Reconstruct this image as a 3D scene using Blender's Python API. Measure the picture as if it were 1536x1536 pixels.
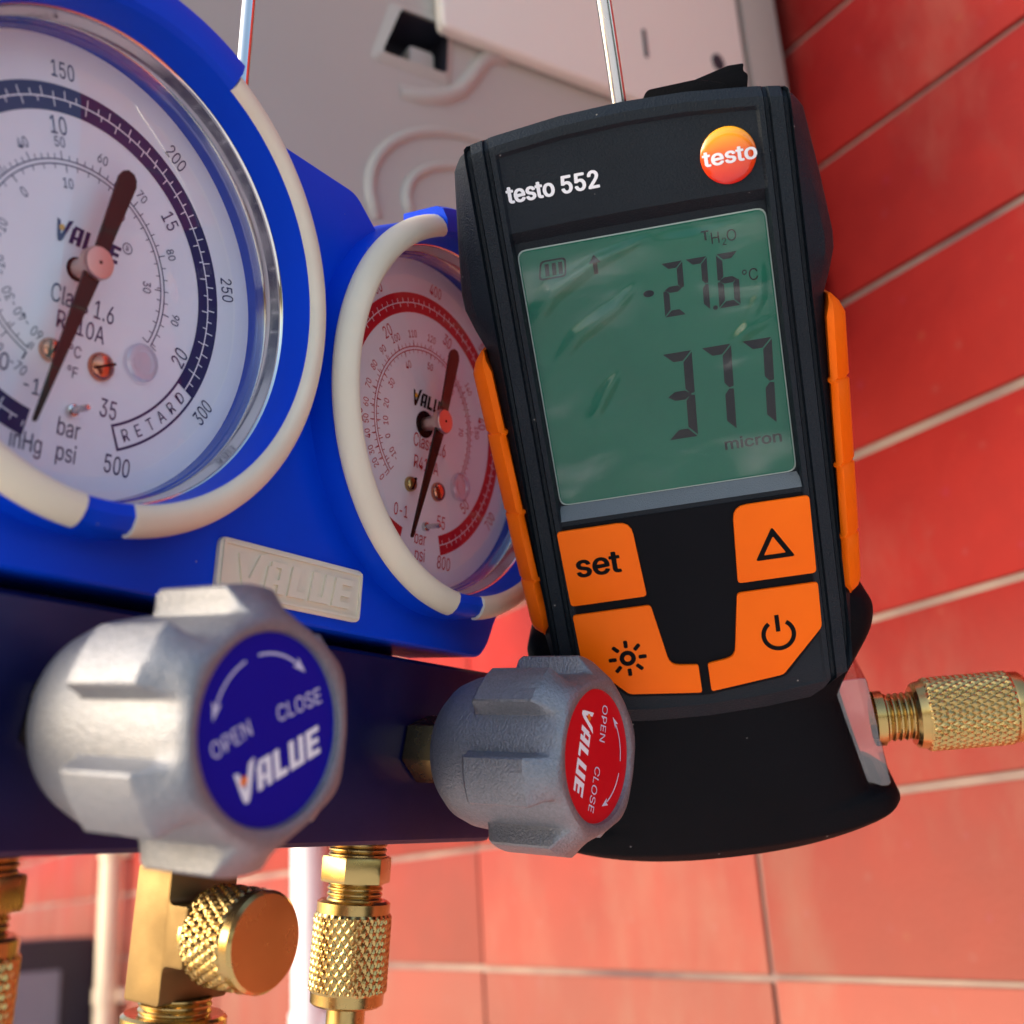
import bpy, bmesh, math, random
from mathutils import Matrix, Vector
random.seed(7)
for o in list(bpy.data.objects): bpy.data.objects.remove(o, do_unlink=True)
scene = bpy.context.scene
col = scene.collection
pi = math.pi
MM = 0.001
CAMH = 1.10                      # camera height above the ground, metres

# ------------------------------------------------------------------ camera
# world: X runs into the tiled wall, Y along the wall, Z up. Camera at (0,0,CAMH).
right = Vector((0.8489094, -0.5249643, -0.0613616))
down = Vector((0.1147622, 0.2964053, -0.9481421))
fwd = Vector((0.5159287, 0.7978448, 0.3118673))
cam = bpy.data.cameras.new('camera')
cam.sensor_width = 36.0; cam.sensor_fit = 'HORIZONTAL'
cam.lens = 36.0 * 1751.8 / 1536.0
cam.clip_start = 0.01; cam.clip_end = 200.0
cam.dof.use_dof = True
cam.dof.focus_distance = 0.232
cam.dof.aperture_fstop = 16.0
camo = bpy.data.objects.new('camera', cam); col.objects.link(camo)
R = Matrix((right, -down, -fwd)).transposed()
camo.matrix_world = Matrix.Translation((0, 0, CAMH)) @ R.to_4x4()
scene.camera = camo

# ------------------------------------------------------------------ world, sun, exposure
world = bpy.data.worlds.new('World'); scene.world = world; world.use_nodes = True
nt = world.node_tree
sky = nt.nodes.new('ShaderNodeTexSky'); sky.sky_type = 'NISHITA'; sky.sun_disc = False
SUN_FROM = Vector((-0.84, 0.28, 0.33)).normalized()
sky.sun_elevation = math.asin(SUN_FROM.z)
sky.sun_rotation = math.atan2(SUN_FROM.x, SUN_FROM.y)
sky.air_density = 1.0; sky.dust_density = 3.0; sky.ozone_density = 1.0
nt.links.new(sky.outputs[0], nt.nodes['Background'].inputs[0])
nt.nodes['Background'].inputs[1].default_value = 0.15
sun = bpy.data.lights.new('sun', 'SUN'); sun.energy = 0.8; sun.angle = math.radians(34); sun.color = (1, 0.95, 0.88)
suno = bpy.data.objects.new('sun', sun); col.objects.link(suno)
suno.rotation_euler = SUN_FROM.to_track_quat('Z', 'Y').to_euler()
vs = scene.view_settings
vs.view_transform = 'Standard'; vs.look = 'None'; vs.gamma = 1.0; vs.use_curve_mapping = False
vs.exposure = 1.3

# ------------------------------------------------------------------ frames
F = Matrix(((0.9059878, 0.4227873, 0.0209053), (-0.4210835, 0.8950842, 0.1466731), (0.0432995, -0.1416869, 0.9889641)))
C = Vector((-106.982, -158.8607, -76.0609))
FT = F.transposed()
# manifold frame (mm): X along the manifold, -Y out of its front, Z up
M_MAN = Matrix.Translation(FT @ (-C) * MM + Vector((0, 0, CAMH))) @ FT.to_4x4()
# vacuum gauge frame: X right, Y up, Z out of its front
KT = 1.072
ut = Vector((0.7519577, -0.6579151, 0.0413203)); vt = Vector((-0.3859568, -0.3885775, 0.8366868)); wt = Vector((0.5344128, 0.6451009, 0.5461206))
RTm = Matrix((ut, vt, -wt)).transposed()
M_TST = Matrix.Translation(Vector((135.84824, 154.217875, 78.009953)) * KT * MM + Vector((0, 0, CAMH))) @ RTm.to_4x4()

# ------------------------------------------------------------------ materials
def lin(c):
    f = lambda v: (v / 255) / 12.92 if v / 255 <= 0.04045 else ((v / 255 + 0.055) / 1.055) ** 2.4
    return (f(c[0]), f(c[1]), f(c[2]), 1)
MATS = {}
def mat(name, c, rough=0.5, metal=0.0, var=0.0, vscale=60, bump=0.0, bscale=900, spec=0.5, coat=0.0, c2=None, rvar=0.0, trans=0.0, dust=0.0):
    m = bpy.data.materials.new(name); m.use_nodes = True
    n = m.node_tree.nodes; l = m.node_tree.links; b = n['Principled BSDF']
    b.inputs['Base Color'].default_value = lin(c)
    b.inputs['Roughness'].default_value = rough; b.inputs['Metallic'].default_value = metal
    b.inputs['Specular IOR Level'].default_value = spec; b.inputs['Coat Weight'].default_value = coat
    b.inputs['Coat Roughness'].default_value = 0.08
    b.inputs['Transmission Weight'].default_value = trans
    tc = n.new('ShaderNodeTexCoord')
    if var > 0 or c2:
        nz = n.new('ShaderNodeTexNoise'); nz.inputs['Scale'].default_value = vscale; nz.inputs['Detail'].default_value = 6
        l.new(tc.outputs['Object'], nz.inputs['Vector'])
        rp = n.new('ShaderNodeValToRGB'); rp.color_ramp.elements[0].position = 0.3; rp.color_ramp.elements[1].position = 0.72
        a = lin(c); k = c2 and lin(c2) or tuple(min(1, v * (1 + var)) for v in a[:3]) + (1,)
        rp.color_ramp.elements[0].color = a if c2 else tuple(v * (1 - var) for v in a[:3]) + (1,)
        rp.color_ramp.elements[1].color = k
        l.new(nz.outputs['Fac'], rp.inputs['Fac']); l.new(rp.outputs['Color'], b.inputs['Base Color'])
    if dust > 0:
        src = b.inputs['Base Color'].links[0].from_socket if b.inputs['Base Color'].links else None
        vo = n.new('ShaderNodeTexVoronoi'); vo.inputs['Scale'].default_value = 420; l.new(tc.outputs['Object'], vo.inputs['Vector'])
        sp = n.new('ShaderNodeSeparateColor'); l.new(vo.outputs['Color'], sp.inputs[0])
        lt = n.new('ShaderNodeMath'); lt.operation = 'LESS_THAN'; l.new(vo.outputs['Distance'], lt.inputs[0]); lt.inputs[1].default_value = 0.09
        gt = n.new('ShaderNodeMath'); gt.operation = 'GREATER_THAN'; l.new(sp.outputs[0], gt.inputs[0]); gt.inputs[1].default_value = 1 - dust
        ml = n.new('ShaderNodeMath'); ml.operation = 'MULTIPLY'; l.new(lt.outputs[0], ml.inputs[0]); l.new(gt.outputs[0], ml.inputs[1])
        mlb = n.new('ShaderNodeMath'); mlb.operation = 'MULTIPLY'; l.new(ml.outputs[0], mlb.inputs[0]); mlb.inputs[1].default_value = 0.5
        md_ = n.new('ShaderNodeMix'); md_.data_type = 'RGBA'; l.new(mlb.outputs[0], md_.inputs['Factor'])
        if src: l.new(src, md_.inputs['A'])
        else: md_.inputs['A'].default_value = lin(c)
        md_.inputs['B'].default_value = lin((170, 165, 160)); l.new(md_.outputs['Result'], b.inputs['Base Color'])
    if rvar > 0:
        nz = n.new('ShaderNodeTexNoise'); nz.inputs['Scale'].default_value = vscale * 1.7; nz.inputs['Detail'].default_value = 5
        l.new(tc.outputs['Object'], nz.inputs['Vector'])
        mr = n.new('ShaderNodeMapRange'); mr.inputs['From Min'].default_value = 0.3; mr.inputs['From Max'].default_value = 0.7
        mr.inputs['To Min'].default_value = max(0.02, rough - rvar); mr.inputs['To Max'].default_value = rough + rvar
        l.new(nz.outputs['Fac'], mr.inputs['Value']); l.new(mr.outputs['Result'], b.inputs['Roughness'])
    if bump > 0:
        nz = n.new('ShaderNodeTexNoise'); nz.inputs['Scale'].default_value = bscale; nz.inputs['Detail'].default_value = 3
        l.new(tc.outputs['Object'], nz.inputs['Vector'])
        bp = n.new('ShaderNodeBump'); bp.inputs['Strength'].default_value = bump; bp.inputs['Distance'].default_value = 0.0004
        l.new(nz.outputs['Fac'], bp.inputs['Height']); l.new(bp.outputs['Normal'], b.inputs['Normal'])
    MATS[name] = m
    return m
mat('blue_plastic', (0, 66, 210), 0.4, spec=0.14, dust=0.03, var=0.06, vscale=40, bump=0.04, bscale=1500, rvar=0.06)
mat('blue_block', (12, 18, 70), 0.42, metal=0.35, var=0.10, vscale=50, bump=0.06, bscale=1200, rvar=0.1)
mat('cream_rubber', (232, 220, 196), 0.5, var=0.05, vscale=60, bump=0.05, bscale=1200)
mat('chrome', (225, 222, 215), 0.12, metal=1.0, rvar=0.06, vscale=120)
mat('steel_rod', (205, 203, 200), 0.22, metal=1.0, rvar=0.06, vscale=150)
mat('bezel_wall', (44, 70, 170), 0.12, coat=0.4, var=0.05)
mat('dial_white', (240, 236, 240), 0.45, var=0.02, vscale=70)
mat('print_navy', (34, 24, 82), 0.55)
mat('print_red', (196, 14, 34), 0.55)
mat('print_black', (5, 5, 9), 0.55, spec=0.1)
mat('print_white', (236, 236, 240), 0.5)
mat('print_white_soft', (205, 205, 225), 0.5)
mat('print_orange', (236, 120, 20), 0.5)
mat('print_gold', (225, 165, 40), 0.5)
mat('needle_black', (14, 8, 8), 0.35, spec=0.35)
mat('hub_metal', (214, 186, 172), 0.34, metal=1.0)
mat('brass', (190, 160, 102), 0.26, metal=1.0, var=0.10, vscale=90, bump=0.03, bscale=900, rvar=0.08)
mat('brass_forged', (128, 106, 70), 0.58, metal=1.0, var=0.12, vscale=80, bump=0.12, bscale=4200, rvar=0.08)
mat('copper_screw', (210, 140, 110), 0.25, metal=1.0)
mat('cast_aluminium', (138, 140, 146), 0.52, metal=0.8, var=0.11, vscale=1500, bump=0.6, bscale=2200, rvar=0.1)
mat('knob_blue', (4, 8, 140), 0.45, spec=0.15)
mat('knob_red', (205, 8, 26), 0.42, spec=0.2)
mat('black_plastic', (19, 27, 35), 0.5, spec=0.22, var=0.12, vscale=50, bump=0.5, bscale=2600, rvar=0.08, dust=0.10)
mat('black_rubber', (8, 9, 14), 0.6, spec=0.10, var=0.15, vscale=60, bump=0.25, bscale=2500, dust=0.06)
mat('pad_black', (9, 11, 17), 0.65, spec=0.12, var=0.1, vscale=50)
mat('sill_grey', (98, 106, 112), 0.42, metal=0.3, bump=0.5, bscale=4000)
mat('orange_rubber', (255, 108, 0), 0.5, spec=0.18, var=0.05, vscale=60, bump=0.04, bscale=1800)
mat('lcd_green', (16, 90, 72), 0.4, spec=0.15, c2=(24, 100, 80), vscale=25)
mat('lcd_ink', (3, 5, 16), 0.5, spec=0.15)
mat('window_edge', (150, 165, 160), 0.25)
mat('connector_metal', (215, 205, 200), 0.2, metal=1.0, rvar=0.08, vscale=90)
mat('sheet_metal', (174, 167, 156), 0.42, var=0.04, vscale=9, bump=0.03, bscale=300, rvar=0.06)
mat('sheet_light', (226, 216, 202), 0.4, var=0.03, vscale=9, bump=0.03, bscale=300)
mat('dark_void', (44, 42, 50), 0.6)
mat('grout', (100, 78, 80), 0.9, c2=(164, 146, 134), vscale=11, bump=0.5, bscale=250)
mat('pipe_white', (236, 232, 238), 0.45, var=0.06, vscale=12)
mat('pipe_beige', (226, 206, 180), 0.5, var=0.12, vscale=12)
mat('box_dark', (38, 38, 52), 0.55, var=0.2, vscale=10)
mat('box_grey', (120, 124, 140), 0.5, var=0.1, vscale=10)
mat('ground_bounce', (222, 220, 216), 0.8, var=0.25, vscale=6, bump=0.3, bscale=60)

def clear_mat(name, tint, rough, f0=0.045):
    m = bpy.data.materials.new(name); m.use_nodes = True
    n = m.node_tree.nodes; l = m.node_tree.links; n.clear()
    out = n.new('ShaderNodeOutputMaterial'); mx = n.new('ShaderNodeMixShader'); tr = n.new('ShaderNodeBsdfTransparent'); gl = n.new('ShaderNodeBsdfGlossy')
    lw = n.new('ShaderNodeLayerWeight'); lw.inputs['Blend'].default_value = 0.5
    pw = n.new('ShaderNodeMath'); pw.operation = 'POWER'; pw.inputs[1].default_value = 5.0
    ma = n.new('ShaderNodeMath'); ma.operation = 'MULTIPLY_ADD'; ma.inputs[1].default_value = 1 - f0; ma.inputs[2].default_value = f0; ma.use_clamp = True
    tr.inputs['Color'].default_value = tint; gl.inputs['Roughness'].default_value = rough
    l.new(lw.outputs['Facing'], pw.inputs[0]); l.new(pw.outputs[0], ma.inputs[0]); l.new(ma.outputs[0], mx.inputs['Fac'])
    l.new(tr.outputs[0], mx.inputs[1]); l.new(gl.outputs[0], mx.inputs[2]); l.new(mx.outputs[0], out.inputs['Surface'])
    MATS[name] = m
clear_mat('lens_clear', (0.97, 0.96, 0.97, 1), 0.02, 0.045)
clear_mat('film_clear', (0.97, 0.98, 0.97, 1), 0.2, 0.036)
clear_mat('sensor_clear', (0.84, 0.66, 0.62, 1), 0.12, 0.16)
clear_mat('clip_clear', (0.86, 0.9, 0.94, 1), 0.25, 0.22)

def film_reflections(name):      # cloudy reflections on the display film, painted as pale diffuse streaks
    m = MATS[name]; n = m.node_tree.nodes; l = m.node_tree.links
    out = [q for q in n if q.type == 'OUTPUT_MATERIAL'][0]; src = out.inputs['Surface'].links[0].from_socket
    tc = n.new('ShaderNodeTexCoord'); mp = n.new('ShaderNodeMapping'); mp.inputs['Rotation'].default_value = (0, 0, math.radians(-38)); mp.inputs['Scale'].default_value = (34, 95, 1)
    nz = n.new('ShaderNodeTexNoise'); nz.inputs['Scale'].default_value = 1.0; nz.inputs['Detail'].default_value = 4; nz.inputs['Distortion'].default_value = 0.8
    l.new(tc.outputs['Object'], mp.inputs['Vector']); l.new(mp.outputs[0], nz.inputs['Vector'])
    mr = n.new('ShaderNodeMapRange'); mr.interpolation_type = 'SMOOTHSTEP'; mr.inputs['From Min'].default_value = 0.50; mr.inputs['From Max'].default_value = 0.78; mr.inputs['To Max'].default_value = 0.22
    l.new(nz.outputs['Fac'], mr.inputs['Value'])
    df = n.new('ShaderNodeBsdfDiffuse'); df.inputs['Color'].default_value = lin((205, 212, 204)); mx = n.new('ShaderNodeMixShader')
    l.new(mr.outputs[0], mx.inputs['Fac']); l.new(src, mx.inputs[1]); l.new(df.outputs[0], mx.inputs[2]); l.new(mx.outputs[0], out.inputs['Surface'])
film_reflections('film_clear')
def tile_material():
    m = bpy.data.materials.new('red_tile'); m.use_nodes = True
    n = m.node_tree.nodes; l = m.node_tree.links; b = n['Principled BSDF']
    tc = n.new('ShaderNodeTexCoord'); oi = n.new('ShaderNodeObjectInfo'); geo = n.new('ShaderNodeNewGeometry')
    nz = n.new('ShaderNodeTexNoise'); nz.inputs['Scale'].default_value = 14; nz.inputs['Detail'].default_value = 7; nz.inputs['Roughness'].default_value = 0.6
    l.new(geo.outputs['Position'], nz.inputs['Vector'])
    rp = n.new('ShaderNodeValToRGB'); e = rp.color_ramp.elements
    e[0].position = 0.28; e[0].color = lin((122, 14, 14)); e[1].position = 0.75; e[1].color = lin((150, 32, 26))
    l.new(nz.outputs['Fac'], rp.inputs['Fac'])
    # pale limescale smears, plus a height ramp for the brighter light low down
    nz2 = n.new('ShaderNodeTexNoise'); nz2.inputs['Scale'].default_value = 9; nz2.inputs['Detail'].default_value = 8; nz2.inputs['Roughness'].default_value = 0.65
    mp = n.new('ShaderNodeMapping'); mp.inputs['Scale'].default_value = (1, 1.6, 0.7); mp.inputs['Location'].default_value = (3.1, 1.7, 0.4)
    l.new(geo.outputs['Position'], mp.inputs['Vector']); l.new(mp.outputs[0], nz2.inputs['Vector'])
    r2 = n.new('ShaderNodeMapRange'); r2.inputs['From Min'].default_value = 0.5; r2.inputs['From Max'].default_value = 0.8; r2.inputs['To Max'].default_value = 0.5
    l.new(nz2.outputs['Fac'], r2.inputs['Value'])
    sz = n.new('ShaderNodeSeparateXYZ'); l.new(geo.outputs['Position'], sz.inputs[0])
    rz = n.new('ShaderNodeMapRange'); rz.inputs['From Min'].default_value = CAMH + 0.10; rz.inputs['From Max'].default_value = CAMH - 0.06; rz.inputs['To Min'].default_value = 0.0; rz.inputs['To Max'].default_value = 0.58  # lower wall painted paler, standing in for stronger light there
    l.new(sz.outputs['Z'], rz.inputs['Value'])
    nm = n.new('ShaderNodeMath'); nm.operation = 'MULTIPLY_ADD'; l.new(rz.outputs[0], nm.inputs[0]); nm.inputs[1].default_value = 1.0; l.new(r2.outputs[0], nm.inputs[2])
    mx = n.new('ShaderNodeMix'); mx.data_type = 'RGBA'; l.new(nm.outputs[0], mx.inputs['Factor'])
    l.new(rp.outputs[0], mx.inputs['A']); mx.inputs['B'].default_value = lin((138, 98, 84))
    # specks
    vo = n.new('ShaderNodeTexVoronoi'); vo.inputs['Scale'].default_value = 70; l.new(geo.outputs['Position'], vo.inputs['Vector'])
    r3 = n.new('ShaderNodeMapRange'); r3.inputs['From Min'].default_value = 0.10; r3.inputs['From Max'].default_value = 0.17; r3.inputs['To Min'].default_value = 0.06; r3.inputs['To Max'].default_value = 0
    l.new(vo.outputs['Distance'], r3.inputs['Value'])
    mx2 = n.new('ShaderNodeMix'); mx2.data_type = 'RGBA'; l.new(r3.outputs[0], mx2.inputs['Factor'])
    l.new(mx.outputs['Result'], mx2.inputs['A']); l.new(vo.outputs['Color'], mx2.inputs['B'])
    mx2b = n.new('ShaderNodeMix'); mx2b.data_type = 'RGBA'; mx2b.inputs['Factor'].default_value = 0.75
    l.new(mx2.outputs['Result'], mx2b.inputs['A']); l.new(mx.outputs['Result'], mx2b.inputs['B'])
    hs = n.new('ShaderNodeHueSaturation'); l.new(mx2b.outputs['Result'], hs.inputs['Color'])
    mr = n.new('ShaderNodeMapRange'); mr.inputs['To Min'].default_value = 0.82; mr.inputs['To Max'].default_value = 1.18
    l.new(oi.outputs['Random'], mr.inputs['Value']); l.new(mr.outputs[0], hs.inputs['Value'])
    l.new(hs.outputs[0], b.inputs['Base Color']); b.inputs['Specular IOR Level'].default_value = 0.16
    mr2 = n.new('ShaderNodeMapRange'); mr2.inputs['To Min'].default_value = 0.45; mr2.inputs['To Max'].default_value = 0.75
    l.new(nz.outputs['Fac'], mr2.inputs['Value']); l.new(mr2.outputs[0], b.inputs['Roughness'])
    nb = n.new('ShaderNodeTexNoise'); nb.inputs['Scale'].default_value = 160; nb.inputs['Detail'].default_value = 5; l.new(geo.outputs['Position'], nb.inputs['Vector'])
    bp = n.new('ShaderNodeBump'); bp.inputs['Strength'].default_value = 0.2; bp.inputs['Distance'].default_value = 0.002
    l.new(nb.outputs['Fac'], bp.inputs['Height']); l.new(bp.outputs[0], b.inputs['Normal'])
    MATS['red_tile'] = m
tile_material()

def far_tiles_material():      # tiling beyond the pieces that are built one by one
    m = bpy.data.materials.new('far_tiling'); m.use_nodes = True
    n = m.node_tree.nodes; l = m.node_tree.links; b = n['Principled BSDF']
    geo = n.new('ShaderNodeNewGeometry'); sx = n.new('ShaderNodeSeparateXYZ'); cx = n.new('ShaderNodeCombineXYZ')
    l.new(geo.outputs['Position'], sx.inputs[0]); l.new(sx.outputs['Y'], cx.inputs['X']); l.new(sx.outputs['Z'], cx.inputs['Y'])
    br = n.new('ShaderNodeTexBrick'); br.offset = 0; br.inputs['Scale'].default_value = 1
    br.inputs['Brick Width'].default_value = 0.24656; br.inputs['Row Height'].default_value = 0.07; br.inputs['Mortar Size'].default_value = 0.004
    br.inputs['Color1'].default_value = lin((158, 28, 24)); br.inputs['Color2'].default_value = lin((180, 48, 38)); br.inputs['Mortar'].default_value = lin((196, 172, 156))
    l.new(cx.outputs[0], br.inputs['Vector']); l.new(br.outputs['Color'], b.inputs['Base Color']); b.inputs['Roughness'].default_value = 0.5
    MATS['far_tiling'] = m
far_tiles_material()

def badge_material():
    m = bpy.data.materials.new('badge_gradient'); m.use_nodes = True
    n = m.node_tree.nodes; l = m.node_tree.links; b = n['Principled BSDF']
    tc = n.new('ShaderNodeTexCoord'); sx = n.new('ShaderNodeSeparateXYZ'); l.new(tc.outputs['Generated'], sx.inputs[0])
    rp = n.new('ShaderNodeValToRGB'); e = rp.color_ramp.elements
    e[0].position = 0.05; e[0].color = lin((222, 20, 10)); e[1].position = 0.95; e[1].color = lin((255, 176, 20))
    k = e.new(0.5); k.color = lin((242, 84, 10))
    l.new(sx.outputs['Y'], rp.inputs['Fac']); l.new(rp.outputs[0], b.inputs['Base Color'])
    b.inputs['Roughness'].default_value = 0.25; b.inputs['Coat Weight'].default_value = 0.6
    MATS['badge_gradient'] = m
badge_material()

# ------------------------------------------------------------------ mesh helpers
def link(o, parent=None):
    col.objects.link(o)
    if parent: o.parent = parent
    return o
def tag(o, label=None, cat=None, group=None, kind=None):
    if label: o['label'] = label
    if cat: o['category'] = cat
    if group: o['group'] = group
    if kind: o['kind'] = kind
    return o
def empty(name, M, label, cat):
    o = bpy.data.objects.new(name, None); o.empty_display_size = 0.02; col.objects.link(o); o.matrix_world = M
    return tag(o, label, cat)

class MB:
    """collects faces in millimetres, builds ONE mesh object"""
    def __init__(s): s.v = []; s.f = []; s.T = Matrix.Identity(4)
    def at(s, T): s.T = T; return s
    def add(s, vs, fs):
        b = len(s.v); s.v += [tuple(s.T @ Vector(p)) for p in vs]; s.f += [tuple(i + b for i in f) for f in fs]; return s
    def box(s, x0, x1, y0, y1, z0, z1):
        return s.add([(x0, y0, z0), (x1, y0, z0), (x1, y1, z0), (x0, y1, z0), (x0, y0, z1), (x1, y0, z1), (x1, y1, z1), (x0, y1, z1)],
                     [(0, 3, 2, 1), (4, 5, 6, 7), (0, 1, 5, 4), (1, 2, 6, 5), (2, 3, 7, 6), (3, 0, 4, 7)])
    def lathe(s, prof, seg=96, a0=0.0, a1=360.0, rf=None):
        """prof [(r, h)]: revolve about local Z"""
        full = abs(a1 - a0) >= 359.9; n = seg if full else seg + 1
        vs = []; fs = []
        for i in range(n):
            a = math.radians(a0 + (a1 - a0) * i / seg); c, q = math.cos(a), math.sin(a)
            for (r, h) in prof: vs.append((r * c, r * q, h))
        m = len(prof)
        for i in range(seg):
            j = (i + 1) % n
            for k in range(m - 1): fs.append((i * m + k, j * m + k, j * m + k + 1, i * m + k + 1))
        return s.add(vs, fs)
    def prism(s, pts, z0, z1):
        """closed outline in local XY extruded from z0 to z1"""
        n = len(pts)
        return s.add([(p[0], p[1], z0) for p in pts] + [(p[0], p[1], z1) for p in pts],
                     [tuple(range(n - 1, -1, -1)), tuple(range(n, 2 * n))] + [(i, (i + 1) % n, (i + 1) % n + n, i + n) for i in range(n)])
    def flat(s, pts, z=0.0):
        return s.add([(p[0], p[1], z) for p in pts], [tuple(range(len(pts)))])
    def arcband(s, r0, r1, a0, a1, z=0.0, seg=None):
        seg = seg or max(2, int(abs(a1 - a0) / 2)); vs = []; fs = []
        for i in range(seg + 1):
            a = math.radians(a0 + (a1 - a0) * i / seg)
            vs += [(r0 * math.cos(a), r0 * math.sin(a), z), (r1 * math.cos(a), r1 * math.sin(a), z)]
        for i in range(seg): fs.append((2 * i, 2 * i + 1, 2 * i + 3, 2 * i + 2))
        return s.add(vs, fs)
    def tube(s, pts, r, seg=14):
        pts = [Vector(p) for p in pts]; vs = []; fs = []; up = None
        for i, p in enumerate(pts):
            t = (pts[min(i + 1, len(pts) - 1)] - pts[max(i - 1, 0)]).normalized()
            if up is None: up = Vector((1, 0, 0)) if abs(t.x) < 0.9 else Vector((0, 1, 0))
            a = t.cross(up).normalized(); b = t.cross(a).normalized(); up = -a.cross(t) if False else up
            for k in range(seg): vs.append(tuple(p + (a * math.cos(2 * pi * k / seg) + b * math.sin(2 * pi * k / seg)) * r))
        for i in range(len(pts) - 1):
            for k in range(seg): fs.append((i * seg + k, i * seg + (k + 1) % seg, (i + 1) * seg + (k + 1) % seg, (i + 1) * seg + k))
        fs.append(tuple(range(seg - 1, -1, -1))); fs.append(tuple(range((len(pts) - 1) * seg, len(pts) * seg)))
        return s.add(vs, fs)
    def build(s, name, m, parent=None, scale=MM, bevel=0.0, bseg=2, smooth=35, closed=True, label=None):
        me = bpy.data.meshes.new(name)
        bm = bmesh.new()
        vv = [bm.verts.new((p[0] * scale, p[1] * scale, p[2] * scale)) for p in s.v]
        for f in s.f:
            if len(set(f)) < 3: continue
            try: bm.faces.new([vv[i] for i in f])
            except ValueError: pass
        if closed:
            bmesh.ops.remove_doubles(bm, verts=bm.verts, dist=1e-7)
            bmesh.ops.recalc_face_normals(bm, faces=bm.faces)
        if bevel > 0:
            es = [e for e in bm.edges if len(e.link_faces) == 2 and e.calc_face_angle(0) > math.radians(30)]
            bmesh.ops.bevel(bm, geom=es, offset=bevel * scale, segments=bseg, profile=0.6, affect='EDGES', clamp_overlap=True)
        for f in bm.faces: f.smooth = smooth > 0
        bm.to_mesh(me); bm.free()
        if smooth > 0: me.set_sharp_from_angle(angle=math.radians(smooth))
        me.materials.append(MATS[m])
        o = bpy.data.objects.new(name, me); link(o, parent)
        if label: o['label'] = label
        return o

def rounded(pts, r, seg=4):
    """round the corners of an outline; r is a number or a list"""
    out = []; n = len(pts)
    for i in range(n):
        p0, p, p1 = Vector(pts[i - 1]), Vector(pts[i]), Vector(pts[(i + 1) % n])
        rr = r[i] if isinstance(r, (list, tuple)) else r
        if rr <= 0: out.append(tuple(p)); continue
        a = (p0 - p); b = (p1 - p); la, lb = a.length, b.length
        d = min(rr, la * 0.49, lb * 0.49); a = p + a / la * d; b = p + b / lb * d
        for k in range(seg + 1):
            t = k / seg; q = a * (1 - t) ** 2 + p * 2 * t * (1 - t) + b * t * t; out.append((q.x, q.y))
    return out
_tc = {}
try: SANS = bpy.data.fonts.load(bpy.utils.system_resource('DATAFILES', path='fonts') + '/Inter.woff2')
except Exception: SANS = None       # falls back to the built-in font
def text_geo(t, bold=0.0):
    key = (t, bold)
    if key not in _tc:
        cu = bpy.data.curves.new('t', 'FONT'); cu.body = t; cu.size = 1.0; cu.offset = bold; cu.resolution_u = 3
        if SANS: cu.font = SANS
        cu.fill_mode = 'FRONT' if hasattr(cu, 'fill_mode') else cu.fill_mode
        ob = bpy.data.objects.new('t', cu); col.objects.link(ob)
        dg = bpy.context.evaluated_depsgraph_get(); dg.update()
        me = bpy.data.meshes.new_from_object(ob.evaluated_get(dg))
        vs = [tuple(v.co) for v in me.vertices]; fs = [tuple(p.vertices) for p in me.polygons]
        bpy.data.objects.remove(ob); bpy.data.curves.remove(cu); bpy.data.meshes.remove(me)
        xs = [v[0] for v in vs]; x0, x1 = min(xs), max(xs)
        _tc[key] = ([(v[0] - (x0 + x1) / 2, v[1], 0) for v in vs], fs, x1 - x0)
    return _tc[key]
_hv = text_geo('H')[0]; CAPH = max(v[1] for v in _hv) - min(v[1] for v in _hv)
def put_text(mb, t, x, y, h, rot=0.0, sx=1.0, z=0.0, bold=0.0, width=None, shear=0.0, vcentre=True, fat=0.0):
    """text with cap height h, centred on (x, y), in the collector's local XY"""
    vs, fs, w = text_geo(t, bold)
    k = h / CAPH; kx = k * sx
    if width: kx = width / w
    c, q = math.cos(math.radians(rot)), math.sin(math.radians(rot)); out = []
    offs = [(0, 0)] if fat <= 0 else [(0, 0), (fat, 0), (-fat, 0), (0, fat * 0.6), (0, -fat * 0.6), (fat * 0.7, fat * 0.45), (-fat * 0.7, -fat * 0.45), (fat * 0.7, -fat * 0.45), (-fat * 0.7, fat * 0.45)]
    for n_, (ox, oy) in enumerate(offs):
        out = []
        for v in vs:
            a = v[0] * kx + ox; b = v[1] * k - (h / 2 if vcentre else 0) + oy; a += shear * b
            out.append((x + a * c - b * q, y + a * q + b * c, z + 0.004 * n_))
        mb.add(out, fs)
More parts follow.
